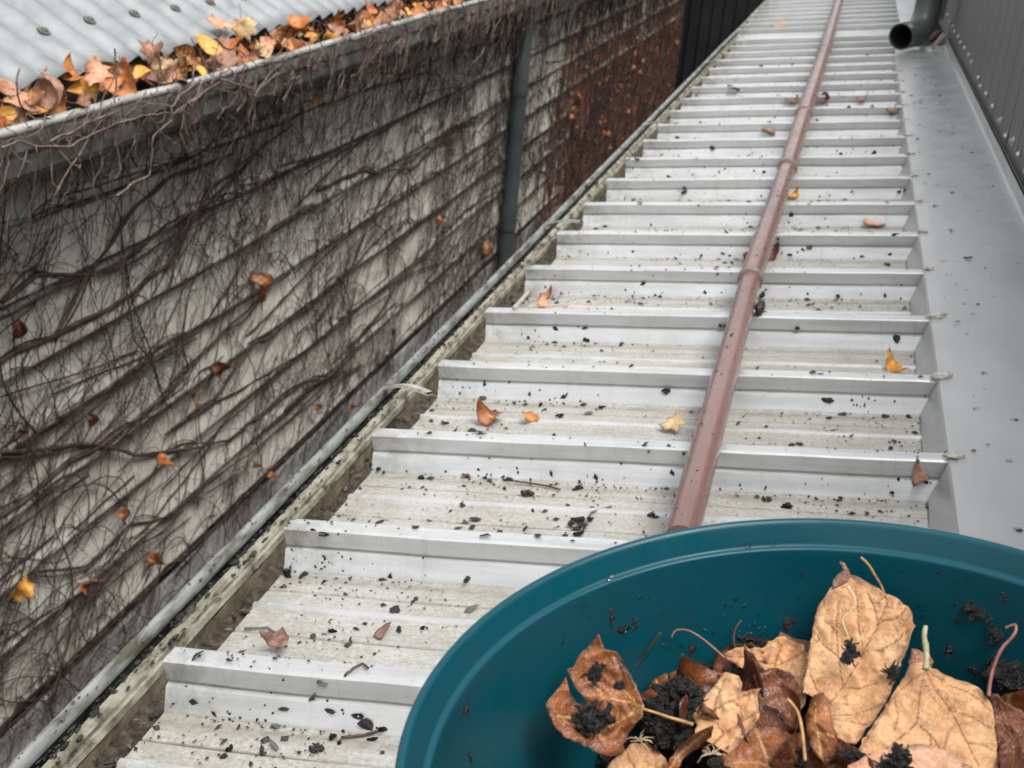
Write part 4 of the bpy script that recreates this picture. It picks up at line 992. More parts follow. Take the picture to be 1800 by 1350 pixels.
me.polygons.foreach_set('material_index', [(i//20*7+i//60) % 4 for i in range(len(me.polygons))])
o = bpy.data.objects.new('leaf_crumbs', me); C.objects.link(o); tag(o, 'crumbs of rotted leaf and stalk on the mould in the lean-to gutter', 'litter', kind='stuff')
# specks on the bead itself, and litter along the mould
mb = MB()
for i in range(500):
    y = -.4 + rnd.random()*3.0
    if i % 2: x = gx + rnd.uniform(-.006, .007); z = gz+.0088-.35*abs(x-gx)
    else: x = gx+.06+rnd.uniform(0, .1); z = gz-.03
    s = rnd.uniform(.0006, .002)*(2 if not i % 2 else 1); n = len(mb.v); a = rnd.uniform(0, 6)
    for j in range(4): an = a+j*pi/2; mb.v.append(Vector((x+s*cos(an), y+s*1.5*sin(an), z+wz(y)+.0008+(.003*rnd.random() if not i % 2 else 0))))
    mb.f.append((n, n+1, n+2, n+3))
o = mb.build('leaf_specks', M['debris2'], solid=.0004); tag(o, 'specks of leaf grit on the lean-to gutter edge', 'litter', kind='stuff')

# ------------------------------------------------------------------ teal bucket in the foreground
BN = Vector((-.1156, -.0477, 0)); BN.z = sqrt(1-BN.length_squared)
BC = Vector((.4781, -.3894, .3791)); BH = .262
ba = BN.cross(Vector((0, 1, 0))).normalized(); bb = BN.cross(ba)
BM = Matrix((( -ba.x, bb.x, BN.x, 0), (-ba.y, bb.y, BN.y, 0), (-ba.z, bb.z, BN.z, 0), (0, 0, 0, 1)))
BM = Matrix.Translation(BC - BN*BH) @ BM
if BM.to_3x3().determinant() < 0:
    BM = Matrix.Translation(BC - BN*BH) @ Matrix(((ba.x, bb.x, BN.x, 0), (ba.y, bb.y, BN.y, 0), (ba.z, bb.z, BN.z, 0), (0, 0, 0, 1)))
bk = empty('bucket', label='round teal plastic bucket half full of wet autumn leaves in the foreground', cat='bucket'); bk.matrix_world = BM; bk.rotation_mode = 'XYZ'
bpy.context.view_layer.update()
pr = [(0, .004), (.10, .004), (.116, .008), (.1185, .016), (.1360, BH-.115), (.1361, BH-.1140), (.1372, BH-.110), (.1494, BH-.0150), (.1498, BH-.0118), (.1500, BH-.0110), (.1506, BH-.0106), (.1520, BH-.0104), (.1526, BH-.0101), (.1529, BH-.0092), (.1562, BH-.0028), (.1566, BH-.0018), (.1574, BH-.0006), (.1586, BH), (.1598, BH-.0003), (.1606, BH-.0014), (.1608, BH-.0030), (.1606, BH-.012),
      (.1596, BH-.0125), (.1570, BH-.0118), (.1215, .012), (.118, 0), (0, 0)]
def lathe(name, pr, mat, parent, seg=320):
    v = []; f = []; k = len(pr)
    for i in range(seg):
        a = 2*pi*i/seg
        for r, z in pr: v.append((r*cos(a), r*sin(a), z + (.0004*sin(3*a) if z > .2 else 0)))
    for i in range(seg):
        for j in range(k-1):
            q = (i+1) % seg; f.append((i*k+j, q*k+j, q*k+j+1, i*k+j+1))
    o = mesh(name, v, f, mat, parent, True); return o
body = lathe('bucket_body', pr, M['teal'], bk)
m = body.modifiers.new('w', 'WELD'); m.merge_threshold = 1e-5
def binner(u, v, lift=0):
    d = ray(u, v); Bi = BM.inverted(); o_ = Bi @ CW; dl = Bi.to_3x3() @ d; t = .4
    while t < 1.2:
        p = o_+dl*t
        if p.z < BH-.012:
            R_ = .1185+(.1500-.1185)*(p.z-.016)/(BH-.0295)
            if math.hypot(p.x, p.y) > R_-lift or p.z < .02: return BM @ p, p
        t += .0005
    return BM @ p, p
# wet leaves: outlines in the photograph's pixels put at their own depth and tilt
def A(*l): return [(940+x/2.873, 880+y/2.873) for x, y in l]
def Bx(*l): return [(1360+x/3.293, 940+y/3.293) for x, y in l]
UPV = BN
def bleaf(px, veins, depth, n, mat, label, bend_k=.0, bumps=.004, seed=0, step=.0009, cup=None, jamp=.0008, vw=.00036):
    cu = sum(p[0] for p in px)/len(px); cv = sum(p[1] for p in px)/len(px)
    P0 = CW + ray(cu, cv)*depth; n = n.normalized()
    tx = Vector((1, 0, 0)); tx = (tx-n*tx.dot(n)).normalized(); ty = n.cross(tx)
    def loc(u, v): q = on_plane(u, v, P0, n)-P0; return (q.dot(tx), q.dot(ty))
    ol = [loc(*p) for p in px]; vs = [[loc(*p) for p in v_] for v_ in veins]
    size = max(max(abs(a), abs(b)) for a, b in ol)
    def bend(x, y):
        z = bumps*.85*(noise.noise(Vector((x*38+seed, y*38, seed*2.3))) + .5*(1-2*abs(noise.noise(Vector((x*85, y*85+seed, 3)))))-.3+ .22*(1-2*abs(noise.noise(Vector((x*230, y*230+seed, 3))))))
        z += bend_k*(x*x+y*y)/size
        if cup: ca, sa, kk = cos(cup[0]), sin(cup[0]), cup[1]; a = x*ca+y*sa; z += kk*a*a/size
        return z
    me = leaf_mesh('leaf', ol, vs, step, bend, mat, vw=vw, jamp=jamp, jstep=.0018, pillow=.0008)
    R_ = Matrix((tx, ty, n)).transposed().to_4x4()
    return mk('leaf', me, Matrix.Translation(P0) @ R_, .00025, label=label, cat='leaf', group='wet leaves inside the teal bucket')
V = lambda x, y, z: Vector((x, y, z))
vc = -ray(1450, 1200)
# lower, darker fill first
fill = [((1010, 1330), .625, 'deep'), ((1110, 1345), .63, 'rust'), ((1200, 1345), .63, 'deep'), ((1290, 1330), .635, 'rust'), ((1380, 1340), .635, 'deep'), ((1470, 1345), .64, 'rust'), ((1240, 1240), .622, 'deep'), ((1170, 1260), .622, 'rust'), ((1330, 1230), .625, 'deep'), ((1420, 1250), .63, 'deep'), ((1760, 1330), .64, 'deep'), ((1780, 1420), .63, 'rust'), ((1650, 1420), .62, 'rust'), ((1400, 1450), .62, 'tan'), ((1240, 1440), .615, 'brown'), ((1120, 1480), .61, 'rust'), ((1300, 1550), .60, 'tan'), ((1500, 1560), .59, 'rust'), ((1700, 1600), .58, 'tan'), ((1900, 1500), .6, 'deep'), ((2050, 1600), .58, 'rust'), ((1150, 1640), .57, 'brown'), ((1850, 1750), .55, 'tan'), ((1500, 1750), .55, 'rust'), ((1250, 1800), .54, 'deep'), ((2150, 1750), .56, 'brown')]
FW = ['at the far left bottom', 'under the torn rusty leaf tip', 'below the seed tuft', 'under the speckled leaf', 'left of the glossy curled leaf', 'under the broad tan leaf edge', 'beneath the large mud clump', 'between the torn leaf and the mud clump', 'behind the ragged tan leaf', 'behind the glossy curled leaf', 'at the right edge', 'lower at the right edge', 'under the peach leaf', 'below the bottom middle', 'below the ragged tan leaf', 'lower left near the wall'] + ['%s one from the near wall' % ORD[k] for k in range(1, 12)]
for i, ((u, v), dep, c) in enumerate(fill):
    loc = CW + ray(u, v)*dep; me = gen_leaf(['lobed', 'oval', 'scrap'][i % 3], 400+i, rnd.uniform(.05, .075), rnd.uniform(.5, 1.0), M[c], 22)
    n = (UPV + Vector((rnd.uniform(-.5, .5), rnd.uniform(-.6, .2), 0))).normalized()
    mk('leaf', me, Matrix.Translation(loc) @ n.to_track_quat('Z', 'Y').to_matrix().to_4x4() @ Matrix.Rotation(rnd.uniform(0, 6.28), 4, 'Z'), .0005,
       label='half-buried %s leaf in the bucket pile, %s' % (word.get(c, 'light tan'), FW[i]), cat='leaf', group='half-buried %s leaves in the bucket' % word.get(c, 'light tan'))
# 1 big tan leaf at the top
bleaf(Bx((360, 290), (400, 262), (430, 236), (470, 240), (520, 262), (590, 300), (660, 350), (730, 392), (780, 430), (806, 475), (812, 525), (822, 545), (800, 590), (780, 660), (745, 740), (700, 850), (640, 1000), (560, 1120), (480, 1230), (420, 1230), (350, 1190), (335, 1080), (320, 1000), (280, 960), (170, 925), (178, 850), (195, 780), (212, 640), (235, 500), (252, 430), (275, 395), (300, 370), (330, 320)),
      [Bx((330, 980), (420, 850), (520, 680), (610, 530), (660, 400), (650, 350)), Bx((400, 880), (500, 890), (600, 850), (700, 740), (770, 680)), Bx((540, 665), (620, 672), (700, 630), (780, 570)), Bx((610, 500), (680, 505), (740, 480), (780, 440)), Bx((400, 860), (375, 700), (365, 560), (380, 380)), Bx((520, 660), (495, 540), (490, 400), (470, 300)), Bx((330, 1060), (450, 1050), (560, 1010), (640, 980)), Bx((330, 970), (250, 900), (215, 800)), Bx((350, 1075), (440, 1090), (540, 1110)), Bx((610, 530), (590, 430), (540, 330)), Bx((375, 700), (290, 640), (240, 560)), Bx((370, 560), (300, 500)), Bx((330, 1000), (300, 1100), (350, 1190))],
      .588, vc*.75+V(-.15, -.05, .35), M['tan'], 'largest tan leaf standing up against the back of the bucket, blotch in its middle', .10, .0035, 1, .0009)
# 2 big tan leaf lower right, stalk up
bleaf(Bx((795, 745), (850, 728), (890, 725), (925, 755), (980, 785), (1060, 820), (1120, 848), (1180, 885), (1220, 925), (1250, 960), (1268, 1030), (1278, 1120), (1290, 1220), (1302, 1300), (1325, 1460), (1330, 1600), (420, 1600), (440, 1400), (470, 1290), (520, 1180), (590, 1080), (650, 990), (700, 900), (760, 820), (775, 770)),
      [Bx((880, 780), (850, 900), (835, 1030), (830, 1080), (920, 1160), (980, 1240), (1050, 1290), (1200, 1380)), Bx((890, 780), (930, 880), (1010, 980), (1070, 1080), (1130, 1210), (1200, 1350), (1240, 1450)), Bx((900, 770), (1000, 840), (1110, 900), (1200, 950), (1250, 1020)), Bx((860, 790), (760, 880), (660, 990), (580, 1120), (500, 1250)), Bx((1020, 1000), (1110, 1030), (1190, 1070), (1260, 1120)), Bx((1130, 1200), (1210, 1210), (1280, 1250)), Bx((835, 1080), (760, 1150), (650, 1240)), Bx((700, 940), (720, 1050), (700, 1130)), Bx((920, 1160), (900, 1280), (870, 1400)), Bx((1070, 1080), (1010, 1150), (990, 1250))],
      .572, vc*.6+V(.05, -.1, .5), M['tan'], 'broad tan leaf at lower right of the bucket with its pale stalk sticking up', -.10, .0035, 2, .0009)
# 3 pale bottom leaf
bleaf([(1490, 1348), (1520, 1332), (1560, 1320), (1610, 1308), (1655, 1312), (1690, 1340), (1740, 1400), (1740, 1480), (1480, 1480)], [[(1740, 1470), (1640, 1370), (1590, 1320)], [(1640, 1370), (1560, 1360)]], .552, vc*.5+V(-.1, 0, .6), M['peach'], 'peach leaf lying over the foot of the broad tan leaf at the bottom edge', 0, .004, 3)
# 4 torn rusty leaf at left
bleaf(A((320, 690), (335, 725), (350, 762), (380, 762), (412, 772), (440, 810), (462, 850), (480, 890), (505, 940), (525, 985), (548, 1050), (540, 1100), (500, 1150), (470, 1180), (445, 1235), (455, 1270), (440, 1290), (380, 1302), (320, 1280), (270, 1255), (200, 1225), (150, 1200), (110, 1160), (90, 1135), (70, 1085), (55, 1045), (70, 1010), (95, 985), (125, 940), (150, 895), (160, 930), (185, 985), (215, 1015), (250, 1035), (280, 1042), (255, 1005), (225, 970), (200, 945), (180, 900), (162, 862), (195, 850), (215, 810), (240, 775), (290, 722)),
      [A((545, 1050), (460, 1020), (380, 1000), (320, 955), (260, 900)), A((500, 1020), (450, 960), (430, 880), (400, 800)), A((410, 1035), (340, 985), (300, 930)), A((545, 1060), (470, 1090), (400, 1130), (320, 1180)), A((400, 1130), (420, 1080), (410, 1040)), A((470, 1090), (500, 1060)), A((330, 1190), (240, 1160), (150, 1120)), A((200, 1100), (110, 1100))],
      .548, vc*.85+V(.15, -.05, .3), M['rust'], 'torn rusty brown leaf at the left of the bucket with black mud stuck on it', .16, .0065, 4, .0009, cup=(.5, .25))
# 5 small rusty leaf
bleaf(A((580, 905), (620, 885), (700, 868), (760, 850), (830, 843), (862, 860), (890, 905), (885, 950), (860, 985), (800, 1010), (700, 1020), (620, 1025), (575, 990)), [A((575, 1000), (640, 980), (625, 930), (610, 900)), A((640, 985), (740, 920), (725, 870)), A((740, 930), (790, 900), (800, 850)), A((790, 910), (850, 920))], .593, vc*.7+V(.1, 0, .5), M['rust'], 'small rusty leaf with golden veins behind the mud clump', -.25, .004, 5)
# 6 tan central leaf
bleaf(A((965, 873), (1000, 885), (1030, 895), (1045, 930), (1042, 968), (1090, 962), (1142, 962), (1120, 1000), (1135, 1060), (1132, 1110), (1100, 1150), (1060, 1195), (1020, 1250), (985, 1290), (930, 1262), (900, 1235), (850, 1210), (812, 1185), (820, 1140), (795, 1085), (808, 1050), (850, 1018), (862, 985), (890, 960), (905, 930), (935, 905)),
      [A((800, 1110), (900, 1050), (1000, 1000), (1130, 965)), A((900, 1240), (960, 1180), (1050, 1110), (1130, 1075)), A((900, 1050), (930, 980), (965, 900)), A((960, 1180), (920, 1120), (830, 1100)), A((1000, 1000), (1040, 1040), (1050, 1110))], .573, vc*.7+V(-.05, 0, .45), M['tan'], 'tan leaf with ragged edge in the middle of the bucket', .10, .005, 6)
# 7 crumpled tan leaf
bleaf([(1273, 1155), (1285, 1147), (1310, 1143), (1340, 1142), (1352, 1132), (1365, 1124), (1378, 1122), (1395, 1128), (1412, 1140), (1424, 1165), (1420, 1210), (1412, 1250), (1398, 1262), (1385, 1240), (1370, 1205), (1352, 1190), (1330, 1200), (1310, 1185), (1290, 1172)], [[(1273, 1155), (1320, 1160), (1360, 1170), (1415, 1150)], [(1360, 1170), (1400, 1210), (1405, 1250)], [(1360, 1170), (1375, 1130)]], .598, vc*.6+V(0, -.1, .5), M['tan'], 'crumpled tan leaf at the back of the pile with a long curved stalk', .15, .008, 7)
# 8..12
bleaf([(1300, 1292), (1330, 1272), (1365, 1270), (1395, 1290), (1412, 1340), (1405, 1420), (1270, 1420), (1255, 1370), (1270, 1320)], [[(1390, 1400), (1350, 1340), (1330, 1280)], [(1350, 1340), (1290, 1340)], [(1370, 1370), (1400, 1320)]], .563, vc*.6+V(-.1, 0, .5), M['rust'], 'speckled rusty leaf at the bottom edge of the photograph in mid bucket', -.15, .004, 8)
bleaf([(1345, 1195), (1368, 1178), (1390, 1180), (1410, 1215), (1414, 1262), (1410, 1320), (1385, 1370), (1362, 1330), (1350, 1260)], [[(1380, 1360), (1375, 1270), (1370, 1190)]], .583, vc*.8+V(-.5, 0, .2), M['deep'], 'dark glossy leaf upright between the tan leaves', .3, .006, 9, cup=(0, 1.5))
bleaf(Bx((165, 935), (180, 905), (230, 890), (275, 895), (290, 935), (305, 990), (318, 1050), (335, 1110), (352, 1180), (345, 1240), (320, 1290), (275, 1320), (240, 1270), (205, 1210), (190, 1150), (165, 1090), (148, 1020)), [Bx((260, 1290), (250, 1150), (225, 1000), (220, 900)), Bx((250, 1150), (330, 1160)), Bx((240, 1080), (180, 1050))], .562, vc*.8+V(-.4, 0, .3), M['rust'], 'glossy orange-brown curled leaf in front of the largest tan leaf', -.35, .005, 10, cup=(0, -1.2))
bleaf([(1065, 1352), (1085, 1330), (1108, 1310), (1135, 1306), (1160, 1322), (1172, 1345), (1165, 1430), (1060, 1430)], [[(1160, 1420), (1120, 1360), (1100, 1320)]], .577, vc*.6+V(.1, 0, .5), M['tan'], 'light tan leaf tip at the bottom edge under the torn rusty leaf', .1, .004, 11)
bleaf([(1203, 1303), (1222, 1293), (1238, 1291), (1238, 1306), (1222, 1320), (1200, 1334), (1180, 1375), (1150, 1400), (1140, 1380), (1172, 1340)], [[(1150, 1390), (1195, 1325), (1235, 1295)]], .572, vc*.8+V(.2, 0, .3), M['rust'], 'narrow curled rusty leaf left of the ragged tan leaf', .4, .003, 12, cup=(1, 1.4))
bleaf(Bx((1262, 972), (1285, 952), (1312, 948), (1345, 985), (1385, 1008), (1440, 1020), (1500, 1080), (1560, 1200), (1560, 1420), (1330, 1420), (1305, 1250), (1285, 1120)), [Bx((1400, 1400), (1380, 1200), (1310, 980)), Bx((1380, 1200), (1480, 1110))], .578, vc*.6+V(-.4, 0, .4), M['deep'], 'dark brown leaf at the right edge beside the broad tan leaf', .25, .006, 13)
bleaf(Bx((770, 780), (790, 690), (800, 655), (860, 675), (905, 700), (925, 740), (900, 790), (840, 830)), [Bx((800, 790), (870, 700))], .592, vc*.7+V(0, 0, .4), M['rust'], 'small rusty leaf showing between the two largest tan leaves', .1, .003, 14)
bleaf(Bx((335, 320), (345, 260), (375, 225), (405, 205), (378, 155), (410, 165), (435, 205), (445, 245), (420, 280), (380, 300)), [Bx((380, 290), (410, 200))], .586, vc*.8, M['brown'], 'curled dull brown tip on top of the largest tan leaf', .2, .002, 15, jamp=.0002)
def stalk3(px, d0, d1, r0, r1, mat, label, cat='stalk', arch=0):
    n = len(px); key = [CW + ray(u, v)*(d0+(d1-d0)*i/(n-1) - arch*sin(pi*i/(n-1))) for i, (u, v) in enumerate(px)]; pts = []
    for i in range(n-1):     # catmull-rom
        p0 = key[max(i-1, 0)]; p1 = key[i]; p2 = key[i+1]; p3 = key[min(i+2, n-1)]
        for t in range(7):
            t /= 7; pts.append(.5*((2*p1)+(p2-p0)*t+(2*p0-5*p1+4*p2-p3)*t*t+(-p0+3*p1-3*p2+p3)*t**3))
    pts.append(key[-1]); o0 = pts[0].copy(); mb = MB(); m_ = len(pts)
    mb.tube([p-o0 for p in pts], [.54*(r0+(r1-r0)*i/(m_-1))*(1+.2*noise.noise(p*900)) for i, p in enumerate(pts)], 9)
    o = mb.build('leaf_stalk', mat, smooth=True); o.location = o0; return tag(o, label, cat)
stalk3(A((635, 668), (600, 715), (560, 770), (520, 825), (490, 860)), .588, .596, .0013, .0008, M['stalk_dark'], 'straight dark stalk poking up behind the torn rusty leaf')
stalk3(A((690, 692), (715, 655), (780, 658), (850, 700), (910, 750), (960, 795)), .59, .592, .0006, .0010, M['stalk_red'], 'long thin curved stalk arching left from the crumpled tan leaf')
stalk3(A((500, 1040), (590, 1065), (680, 1095), (760, 1118), (800, 1132)), .568, .566, .0010, .0016, M['stalk_ochre'], 'thick ochre stalk lying across the mud in mid bucket')
stalk3(A((1042, 605), (1010, 655), (1005, 710), (1015, 750)), .600, .600, .0009, .0009, M['stalk_dark'], 'short black stalk stuck to the back wall of the bucket')
stalk3(Bx((505, 130), (550, 175), (590, 240), (620, 290), (640, 335)), .588, .592, .0011, .0008, M['stalk_ochre'], 'ochre stalk rising behind the top of the largest tan leaf')
stalk3(Bx((880, 530), (872, 590), (882, 650), (886, 720), (880, 780)), .575, .566, .0019, .0026, M['stalk_pale'], 'pale greenish stalk standing up from the broad tan leaf')
stalk3(Bx((1340, 540), (1395, 522), (1400, 560), (1370, 605), (1320, 660), (1275, 760), (1252, 860), (1245, 935)), .585, .578, .0011, .0015, M['stalk_red'], 'reddish stalk curving up the right side of the bucket')
stalk3(Bx((80, 950), (130, 1010), (155, 1080), (170, 1180), (182, 1310)), .568, .556, .0012, .0014, M['stalk_ochre'], 'olive stalk running down left of the glossy curled leaf')
# pale bracts on the big leaf, and fluff
o = stalk3(Bx((430, 300), (470, 380), (460, 430), (400, 490), (420, 560), (435, 600)), .579, .579, .0010, .0006, M['fluff'], 'straw coloured seed stem lying on the largest tan leaf', 'seed stem')
def fluff(u, v, dep, n, L, label):
    o0 = CW+ray(u, v)*dep; mb = MB()
    for i in range(n):
        d_ = Vector((rnd.gauss(.2, .7), rnd.gauss(-.1, .35), rnd.gauss(.2, .3))).normalized()*L*.7*rnd.uniform(.4, 1); mb.tube([Vector((0, 0, 0)), d_*.5+Vector((rnd.gauss(0,.001), 0, .0006)), d_], [.0003, .0002, .0001], 4)
    o = mb.build('seed_tuft', M['fluff']); o.location = o0; tag(o, label, 'seed tuft')
fluff(1125, 1300, .562, 14, .009, 'straw seed tuft below the torn rusty leaf'); fluff(1250, 1325, .556, 16, .010, 'straw seed tuft at the bottom edge beside the speckled rusty leaf')
# wet mud
def mud(u, v, dep, s, label, seed, flat=1.0, n=None):
    loc = CW+ray(u, v)*dep if dep else binner(u, v)[0]
    bm = bmesh.new(); r = random.Random(seed)
    for q in range(46):
        an_ = r.uniform(0, 6.283); qq = sqrt(r.random())*(.62+.22*sin(3*an_+seed)); c_ = Vector((cos(an_)*qq*s[0], sin(an_)*qq*s[1], r.uniform(-.12, .34)*min(s)*flat)); rad = r.uniform(.12, .27)*min(s)
        vs_ = bmesh.ops.create_icosphere(bm, subdivisions=3, radius=1)['verts']; st = Vector((r.uniform(.8, 2.2), r.uniform(.5, 1.0), r.uniform(.4, .9)))
        e = Matrix.Rotation(r.uniform(0, 3), 3, 'Z') @ Matrix.Rotation(r.uniform(-.5, .5), 3, 'X')
        for vv in vs_:
            kk = 1+.5*noise.noise(vv.co*2.2+Vector((seed, q*5, 0)))+.45*noise.noise(vv.co*6+Vector((q, seed, 0)))
            vv.co = c_ + e @ (Vector((vv.co.x*st.x, vv.co.y*st.y, vv.co.z*st.z*flat))*kk*rad)
    vv0 = []; ff0 = []; tb = MB()
    for q in range(int(26+s[0]*2600)):     # shreds of rotted stalk and leaf matted into it
        an_ = r.uniform(0, 6.283); qq = sqrt(r.random())*.9; p = Vector((cos(an_)*qq*s[0]*.8, sin(an_)*qq*s[1]*.8, r.uniform(.05, .3)*min(s)*flat)); d_ = Vector((r.gauss(0, 1), r.gauss(0, 1), r.gauss(0, .25))).normalized(); L = r.uniform(.0012, .0045); pt = []
        for e_ in range(5): pt.append(p.copy()); d_ = (d_+Vector((r.gauss(0, .3), r.gauss(0, .3), r.gauss(-.05, .2)))).normalized(); p = p+d_*L/4
        rr = r.uniform(.00018, .0006); tb.tube(pt, [rr, rr*1.2, rr*1.2, rr, rr*.5], 6)
    bvs = [bm.verts.new(p) for p in tb.v]
    for f_ in tb.f:
        try: bm.faces.new([bvs[i] for i in f_])
        except ValueError: pass
    me = bpy.data.meshes.new('mud'); bm.to_mesh(me); bm.free(); me.materials.append(M['mud']); me.polygons.foreach_set('use_smooth', [True]*len(me.polygons))
    nn = n or vc; tx = Vector((1, 0, 0)); tx = (tx-nn*tx.dot(nn)).normalized(); ty = nn.cross(tx)
    o = bpy.data.objects.new('mud_clump', me); C.objects.link(o); o.matrix_world = Matrix.Translation(loc) @ Matrix((tx, ty, nn)).transposed().to_4x4(); tag(o, label, 'mud')
mud(1040, 1262, .543, (.0115, .008), 'black wet mud clump lying on the torn rusty leaf', 1)
mud(1087, 1190, .551, (.005, .008), 'small black mud smear on the right tip of the torn rusty leaf', 2)
mud(1045, 1183, .548, (.003, .005), 'tiny black mud spot near the top of the torn rusty leaf', 3)
mud(1200, 1228, .578, (.015, .010), 'large black mud clump in the middle between rusty leaf and tan leaf', 4)
mud(1185, 1290, .577, (.013, .009), 'black mud below the large clump, above the seed tuft', 5)
mud(1155, 1262, .573, (.008, .010), 'black mud against the right edge of the torn rusty leaf', 6)
mud(1495, 1147, .574, (.0042, .0062), 'furry grey-black blotch stuck on the largest tan leaf', 7, .5)
mud(1583, 1332, .549, (.0055, .0052), 'black mud lump at the bottom of the broad tan leaf', 8)
mud(1722, 1072, None, (.009, .006), 'black mud dollop on the back wall at upper right of the bucket', 9, .6)
mud(1752, 1100, None, (.004, .010), 'trickle of mud under the dollop on the bucket wall', 10, .6)
mud(1790, 1190, None, (.014, .012), 'big black mud mass on the bucket wall at the right edge', 11, .7)
mud(1340, 1135, .606, (.014, .005), 'black mud along the back of the pile against the bucket wall', 12, .7)
mud(1295, 1190, .597, (.008, .006), 'black mud under the crumpled tan leaf', 13)
mud(1240, 1180, .603, (.012, .004), 'black mud edge behind the small rusty leaf', 14)
mud(1570, 1182, .58, (.003, .003), 'little mud crumb at the shoulder of the broad tan leaf', 15)
mud(1570, 1350, .55, (.007, .005), 'black mud crumbs at the bottom edge right of centre', 16)
mud(1280, 1265, .585, (.014, .010), 'black wet mud in the hollow left of the dark glossy leaf', 20)
mud(1130, 1330, .60, (.03, .012), 'dark wet mud bed showing under the torn rusty leaf', 21)
mud(1250, 1300, .60, (.03, .02), 'dark wet mud bed under the ragged tan leaf', 22)
mud(1440, 1300, .60, (.03, .02), 'dark wet mud bed under the two largest tan leaves', 23)
mud(1775, 1290, .60, (.014, .02), 'dark wet mud at the right edge below the reddish stalk', 24)
mud(1400, 1330, .562, (.006, .005), 'black mud beside the glossy curled leaf', 17)
mud(1505, 1332, .557, (.007, .003), 'black crumbs along the left edge of the broad tan leaf', 18)
mud(1260, 1345, .556, (.004, .004), 'grey mud lump beside the seed tuft at the bottom edge', 19)
for i, (u, v, a, b) in enumerate(((1075, 1092, .0012, .0055), (1094, 1105, .0035, .002), (1115, 1098, .0012, .0032), (1215, 1145, .002, .004), (1384, 1100, .0030, .0042), (1590, 980, .004, .0012), (1410, 1008, .0013, .0013), (1588, 1007, .0011, .0011), (1685, 1092, .0018, .003), (1668, 1150, .0022, .0042), (1820, 1260, .004, .004), (818, 1255, .0035, .004), (826, 1338, .001, .005), (1765, 1052, .0022, .0022), (1713, 1180, .003, .002), (1733, 1190, .001, .008), (1395, 1050, .0009, .0009), (1652, 1006, .0014, .001), (1680, 1060, .001, .001))):
    loc, lp = binner(u, v); s = rnd.random()*9
    nn = -(loc-(BC-BN*.05)).normalized(); nn = (nn - BN*nn.dot(BN)).normalized()
    o = blob('mud_speck', (0, 0, 0), (a, b, .0008), M['mud'], None, i+1, 3, .8); tx = BN.cross(nn).normalized(); o.matrix_world = Matrix.Translation(loc) @ Matrix((tx, BN, nn)).transposed().to_4x4()
    tag(o, ['slim upright fleck', 'wedge shaped fleck', 'small upright fleck', 'oval fleck', 'tall shiny fleck', 'flat streak', 'round dot', 'round crumb', 'upright smear', 'tall smear', 'lump', 'bent sliver', 'thin vertical sliver', 'crumb', 'blot', 'long thin run', 'pin-head dot', 'flat dot', 'faint dot'][i] + ' of black mud on the bucket wall, %s' % ('left part' if u < 1000 else 'above the torn rusty leaf' if u < 1150 else 'back of the pile' if u < 1450 else 'right of the largest tan leaf'), 'mud fleck', 'mud flecks on the inner wall of the bucket')
for i, (u, v, dep, c, kd) in enumerate(((1180, 1225, .588, 'deep', 'scrap'), (1245, 1210, .592, 'rust', 'scrap'), (1300, 1240, .588, 'deep', 'oval'), (1335, 1225, .59, 'brown', 'scrap'), (1420, 1200, .60, 'rust', 'scrap'), (1205, 1270, .585, 'rust', 'oval'), (1345, 1290, .575, 'deep', 'scrap'), (1445, 1345, .57, 'deep', 'oval'), (1240, 1270, .58, 'deep', 'scrap'), (1300, 1170, .603, 'deep', 'scrap'), (1400, 1160, .608, 'brown', 'scrap'), (1770, 1260, .595, 'rust', 'scrap'))):
    me = gen_leaf(kd, 500+i, rnd.uniform(.026, .04), 1.5, M[c], 24); n = (vc*.6+Vector((rnd.uniform(-.6, .6), rnd.uniform(-.6, .3), .3))).normalized()
    mk('leaf', me, Matrix.Translation(CW+ray(u, v)*dep) @ n.to_track_quat('Z', 'Y').to_matrix().to_4x4() @ Matrix.Rotation(rnd.uniform(0, 6.28), 4, 'Z'), .0003, cat='leaf', group='leaf scraps in the bucket mud',
       label=['dark scrap against the torn rusty leaf stalk', 'rusty scrap below the small golden-veined leaf', 'dark oval leaf scrap left of the dark glossy leaf', 'dull brown scrap under the crumpled tan leaf', 'rusty scrap at the left edge of the largest tan leaf', 'small rusty oval beside the ragged tan leaf', 'dark scrap below the dark glossy leaf', 'dark oval scrap under the glossy curled leaf', 'dark scrap touching the ragged tan leaf', 'dark scrap behind the crumpled tan leaf', 'dull brown scrap right of the crumpled tan leaf', 'rusty scrap at the foot of the reddish stalk'][i])
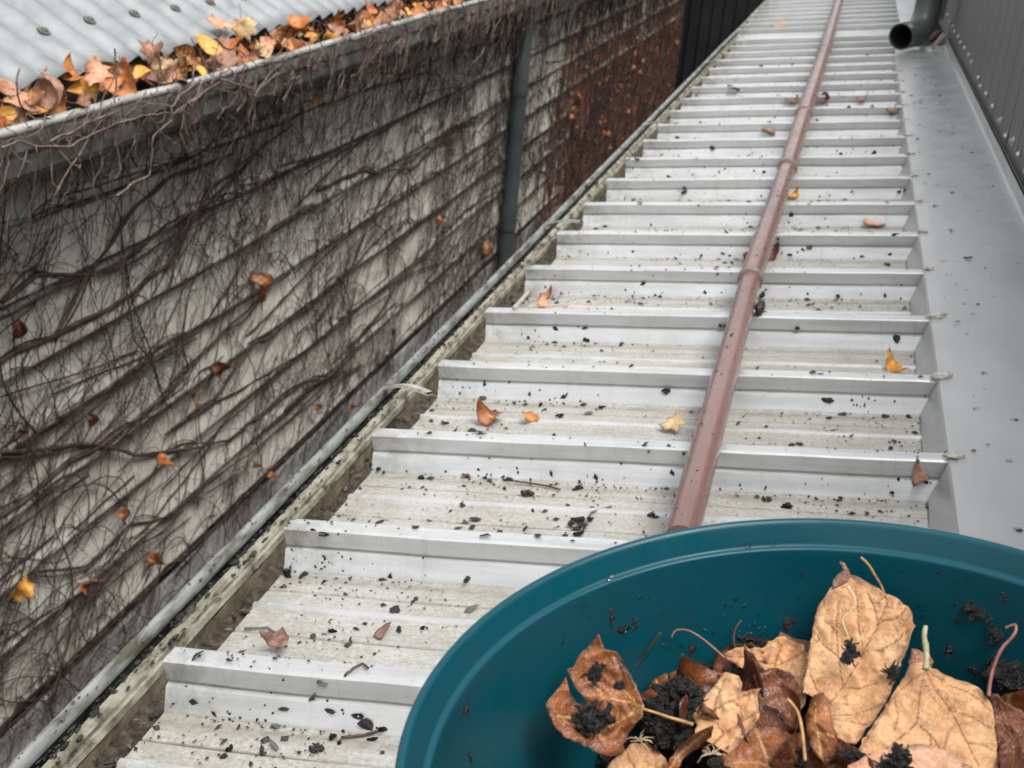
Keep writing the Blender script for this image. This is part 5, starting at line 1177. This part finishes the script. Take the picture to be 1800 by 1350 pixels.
# grit on the pole
mb = MB()
for i in range(46):
    t = rnd.random()**1.6*.9; pa = polept(1188, 950, .0152); pb = polept(1384, 296, .017); p = pa.lerp(pb, t); rr = .0152 if t < .45 else .0172; an = rnd.uniform(.3, 2.6); s = rnd.uniform(.0006, .0024); k = rnd.uniform(.3, 1); q = rnd.uniform(0, 3); n = len(mb.v)
    if t > .45: rr = .0176
    c_ = p + Vector((cos(an)*rr, 0, sin(an)*rr)); nn = Vector((cos(an), 0, sin(an))); tt = Vector((-sin(an), 0, cos(an)))
    for j in range(4): aa = q+j*pi/2; mb.v.append(Q @ (c_ + nn*.0004 + tt*s*cos(aa)*(k if j % 2 else 1) + Vector((0, s*1.6*sin(aa)*(1 if j % 2 else k), 0))))
    mb.v.append(Q @ (c_ + nn*(.0006+s*.5)))
    for j in range(4): mb.f.append((n+j, n+(j+1) % 4, n+4))
o = mb.build('leaf_specks', M['debris']); tag(o, 'dark specks of grit stuck along the pinkish pole', 'litter', kind='stuff')
# water beads on the inner wall
bm = bmesh.new()
cl = [(1280, 1090), (1200, 1110), (1330, 1075), (1080, 1060), (1230, 1080), (1050, 1090), (1400, 1080), (1600, 1040), (1700, 1040), (1300, 1060), (1650, 1130), (1550, 1010)]
for i in range(150):
    c_ = rnd.choice(cl); u, v = rnd.gauss(c_[0], 45), rnd.gauss(c_[1], 28)
    if v < 985 or u > 1800: continue
    loc, lp = binner(u, v)
    if lp.z < .03: continue
    s = rnd.choice([.0004, .0005, .0007, .0007, .001, .0013])*rnd.uniform(.8, 1.1)
    for vv in bmesh.ops.create_icosphere(bm, subdivisions=2, radius=s)['verts']: vv.co = vv.co + loc
for (u, v, s) in ((1314, 959, .002), (1357, 957, .0016), (1618, 967, .0016), (1074, 1016, .0016)):
    P0 = BC-BN*.0095; d_ = ray(u, v); loc = CW+d_*(BN.dot(P0-CW)/BN.dot(d_))
    for vv in bmesh.ops.create_icosphere(bm, subdivisions=2, radius=s)['verts']: vv.co = vv.co*(.9) + loc
me = bpy.data.meshes.new('drops'); bm.to_mesh(me); bm.free(); me.materials.append(M['water']); me.polygons.foreach_set('use_smooth', [True]*len(me.polygons))
o = bpy.data.objects.new('water_drops', me); C.objects.link(o); tag(o, 'water droplets beaded on the inner wall of the teal bucket', 'water drops', kind='stuff')
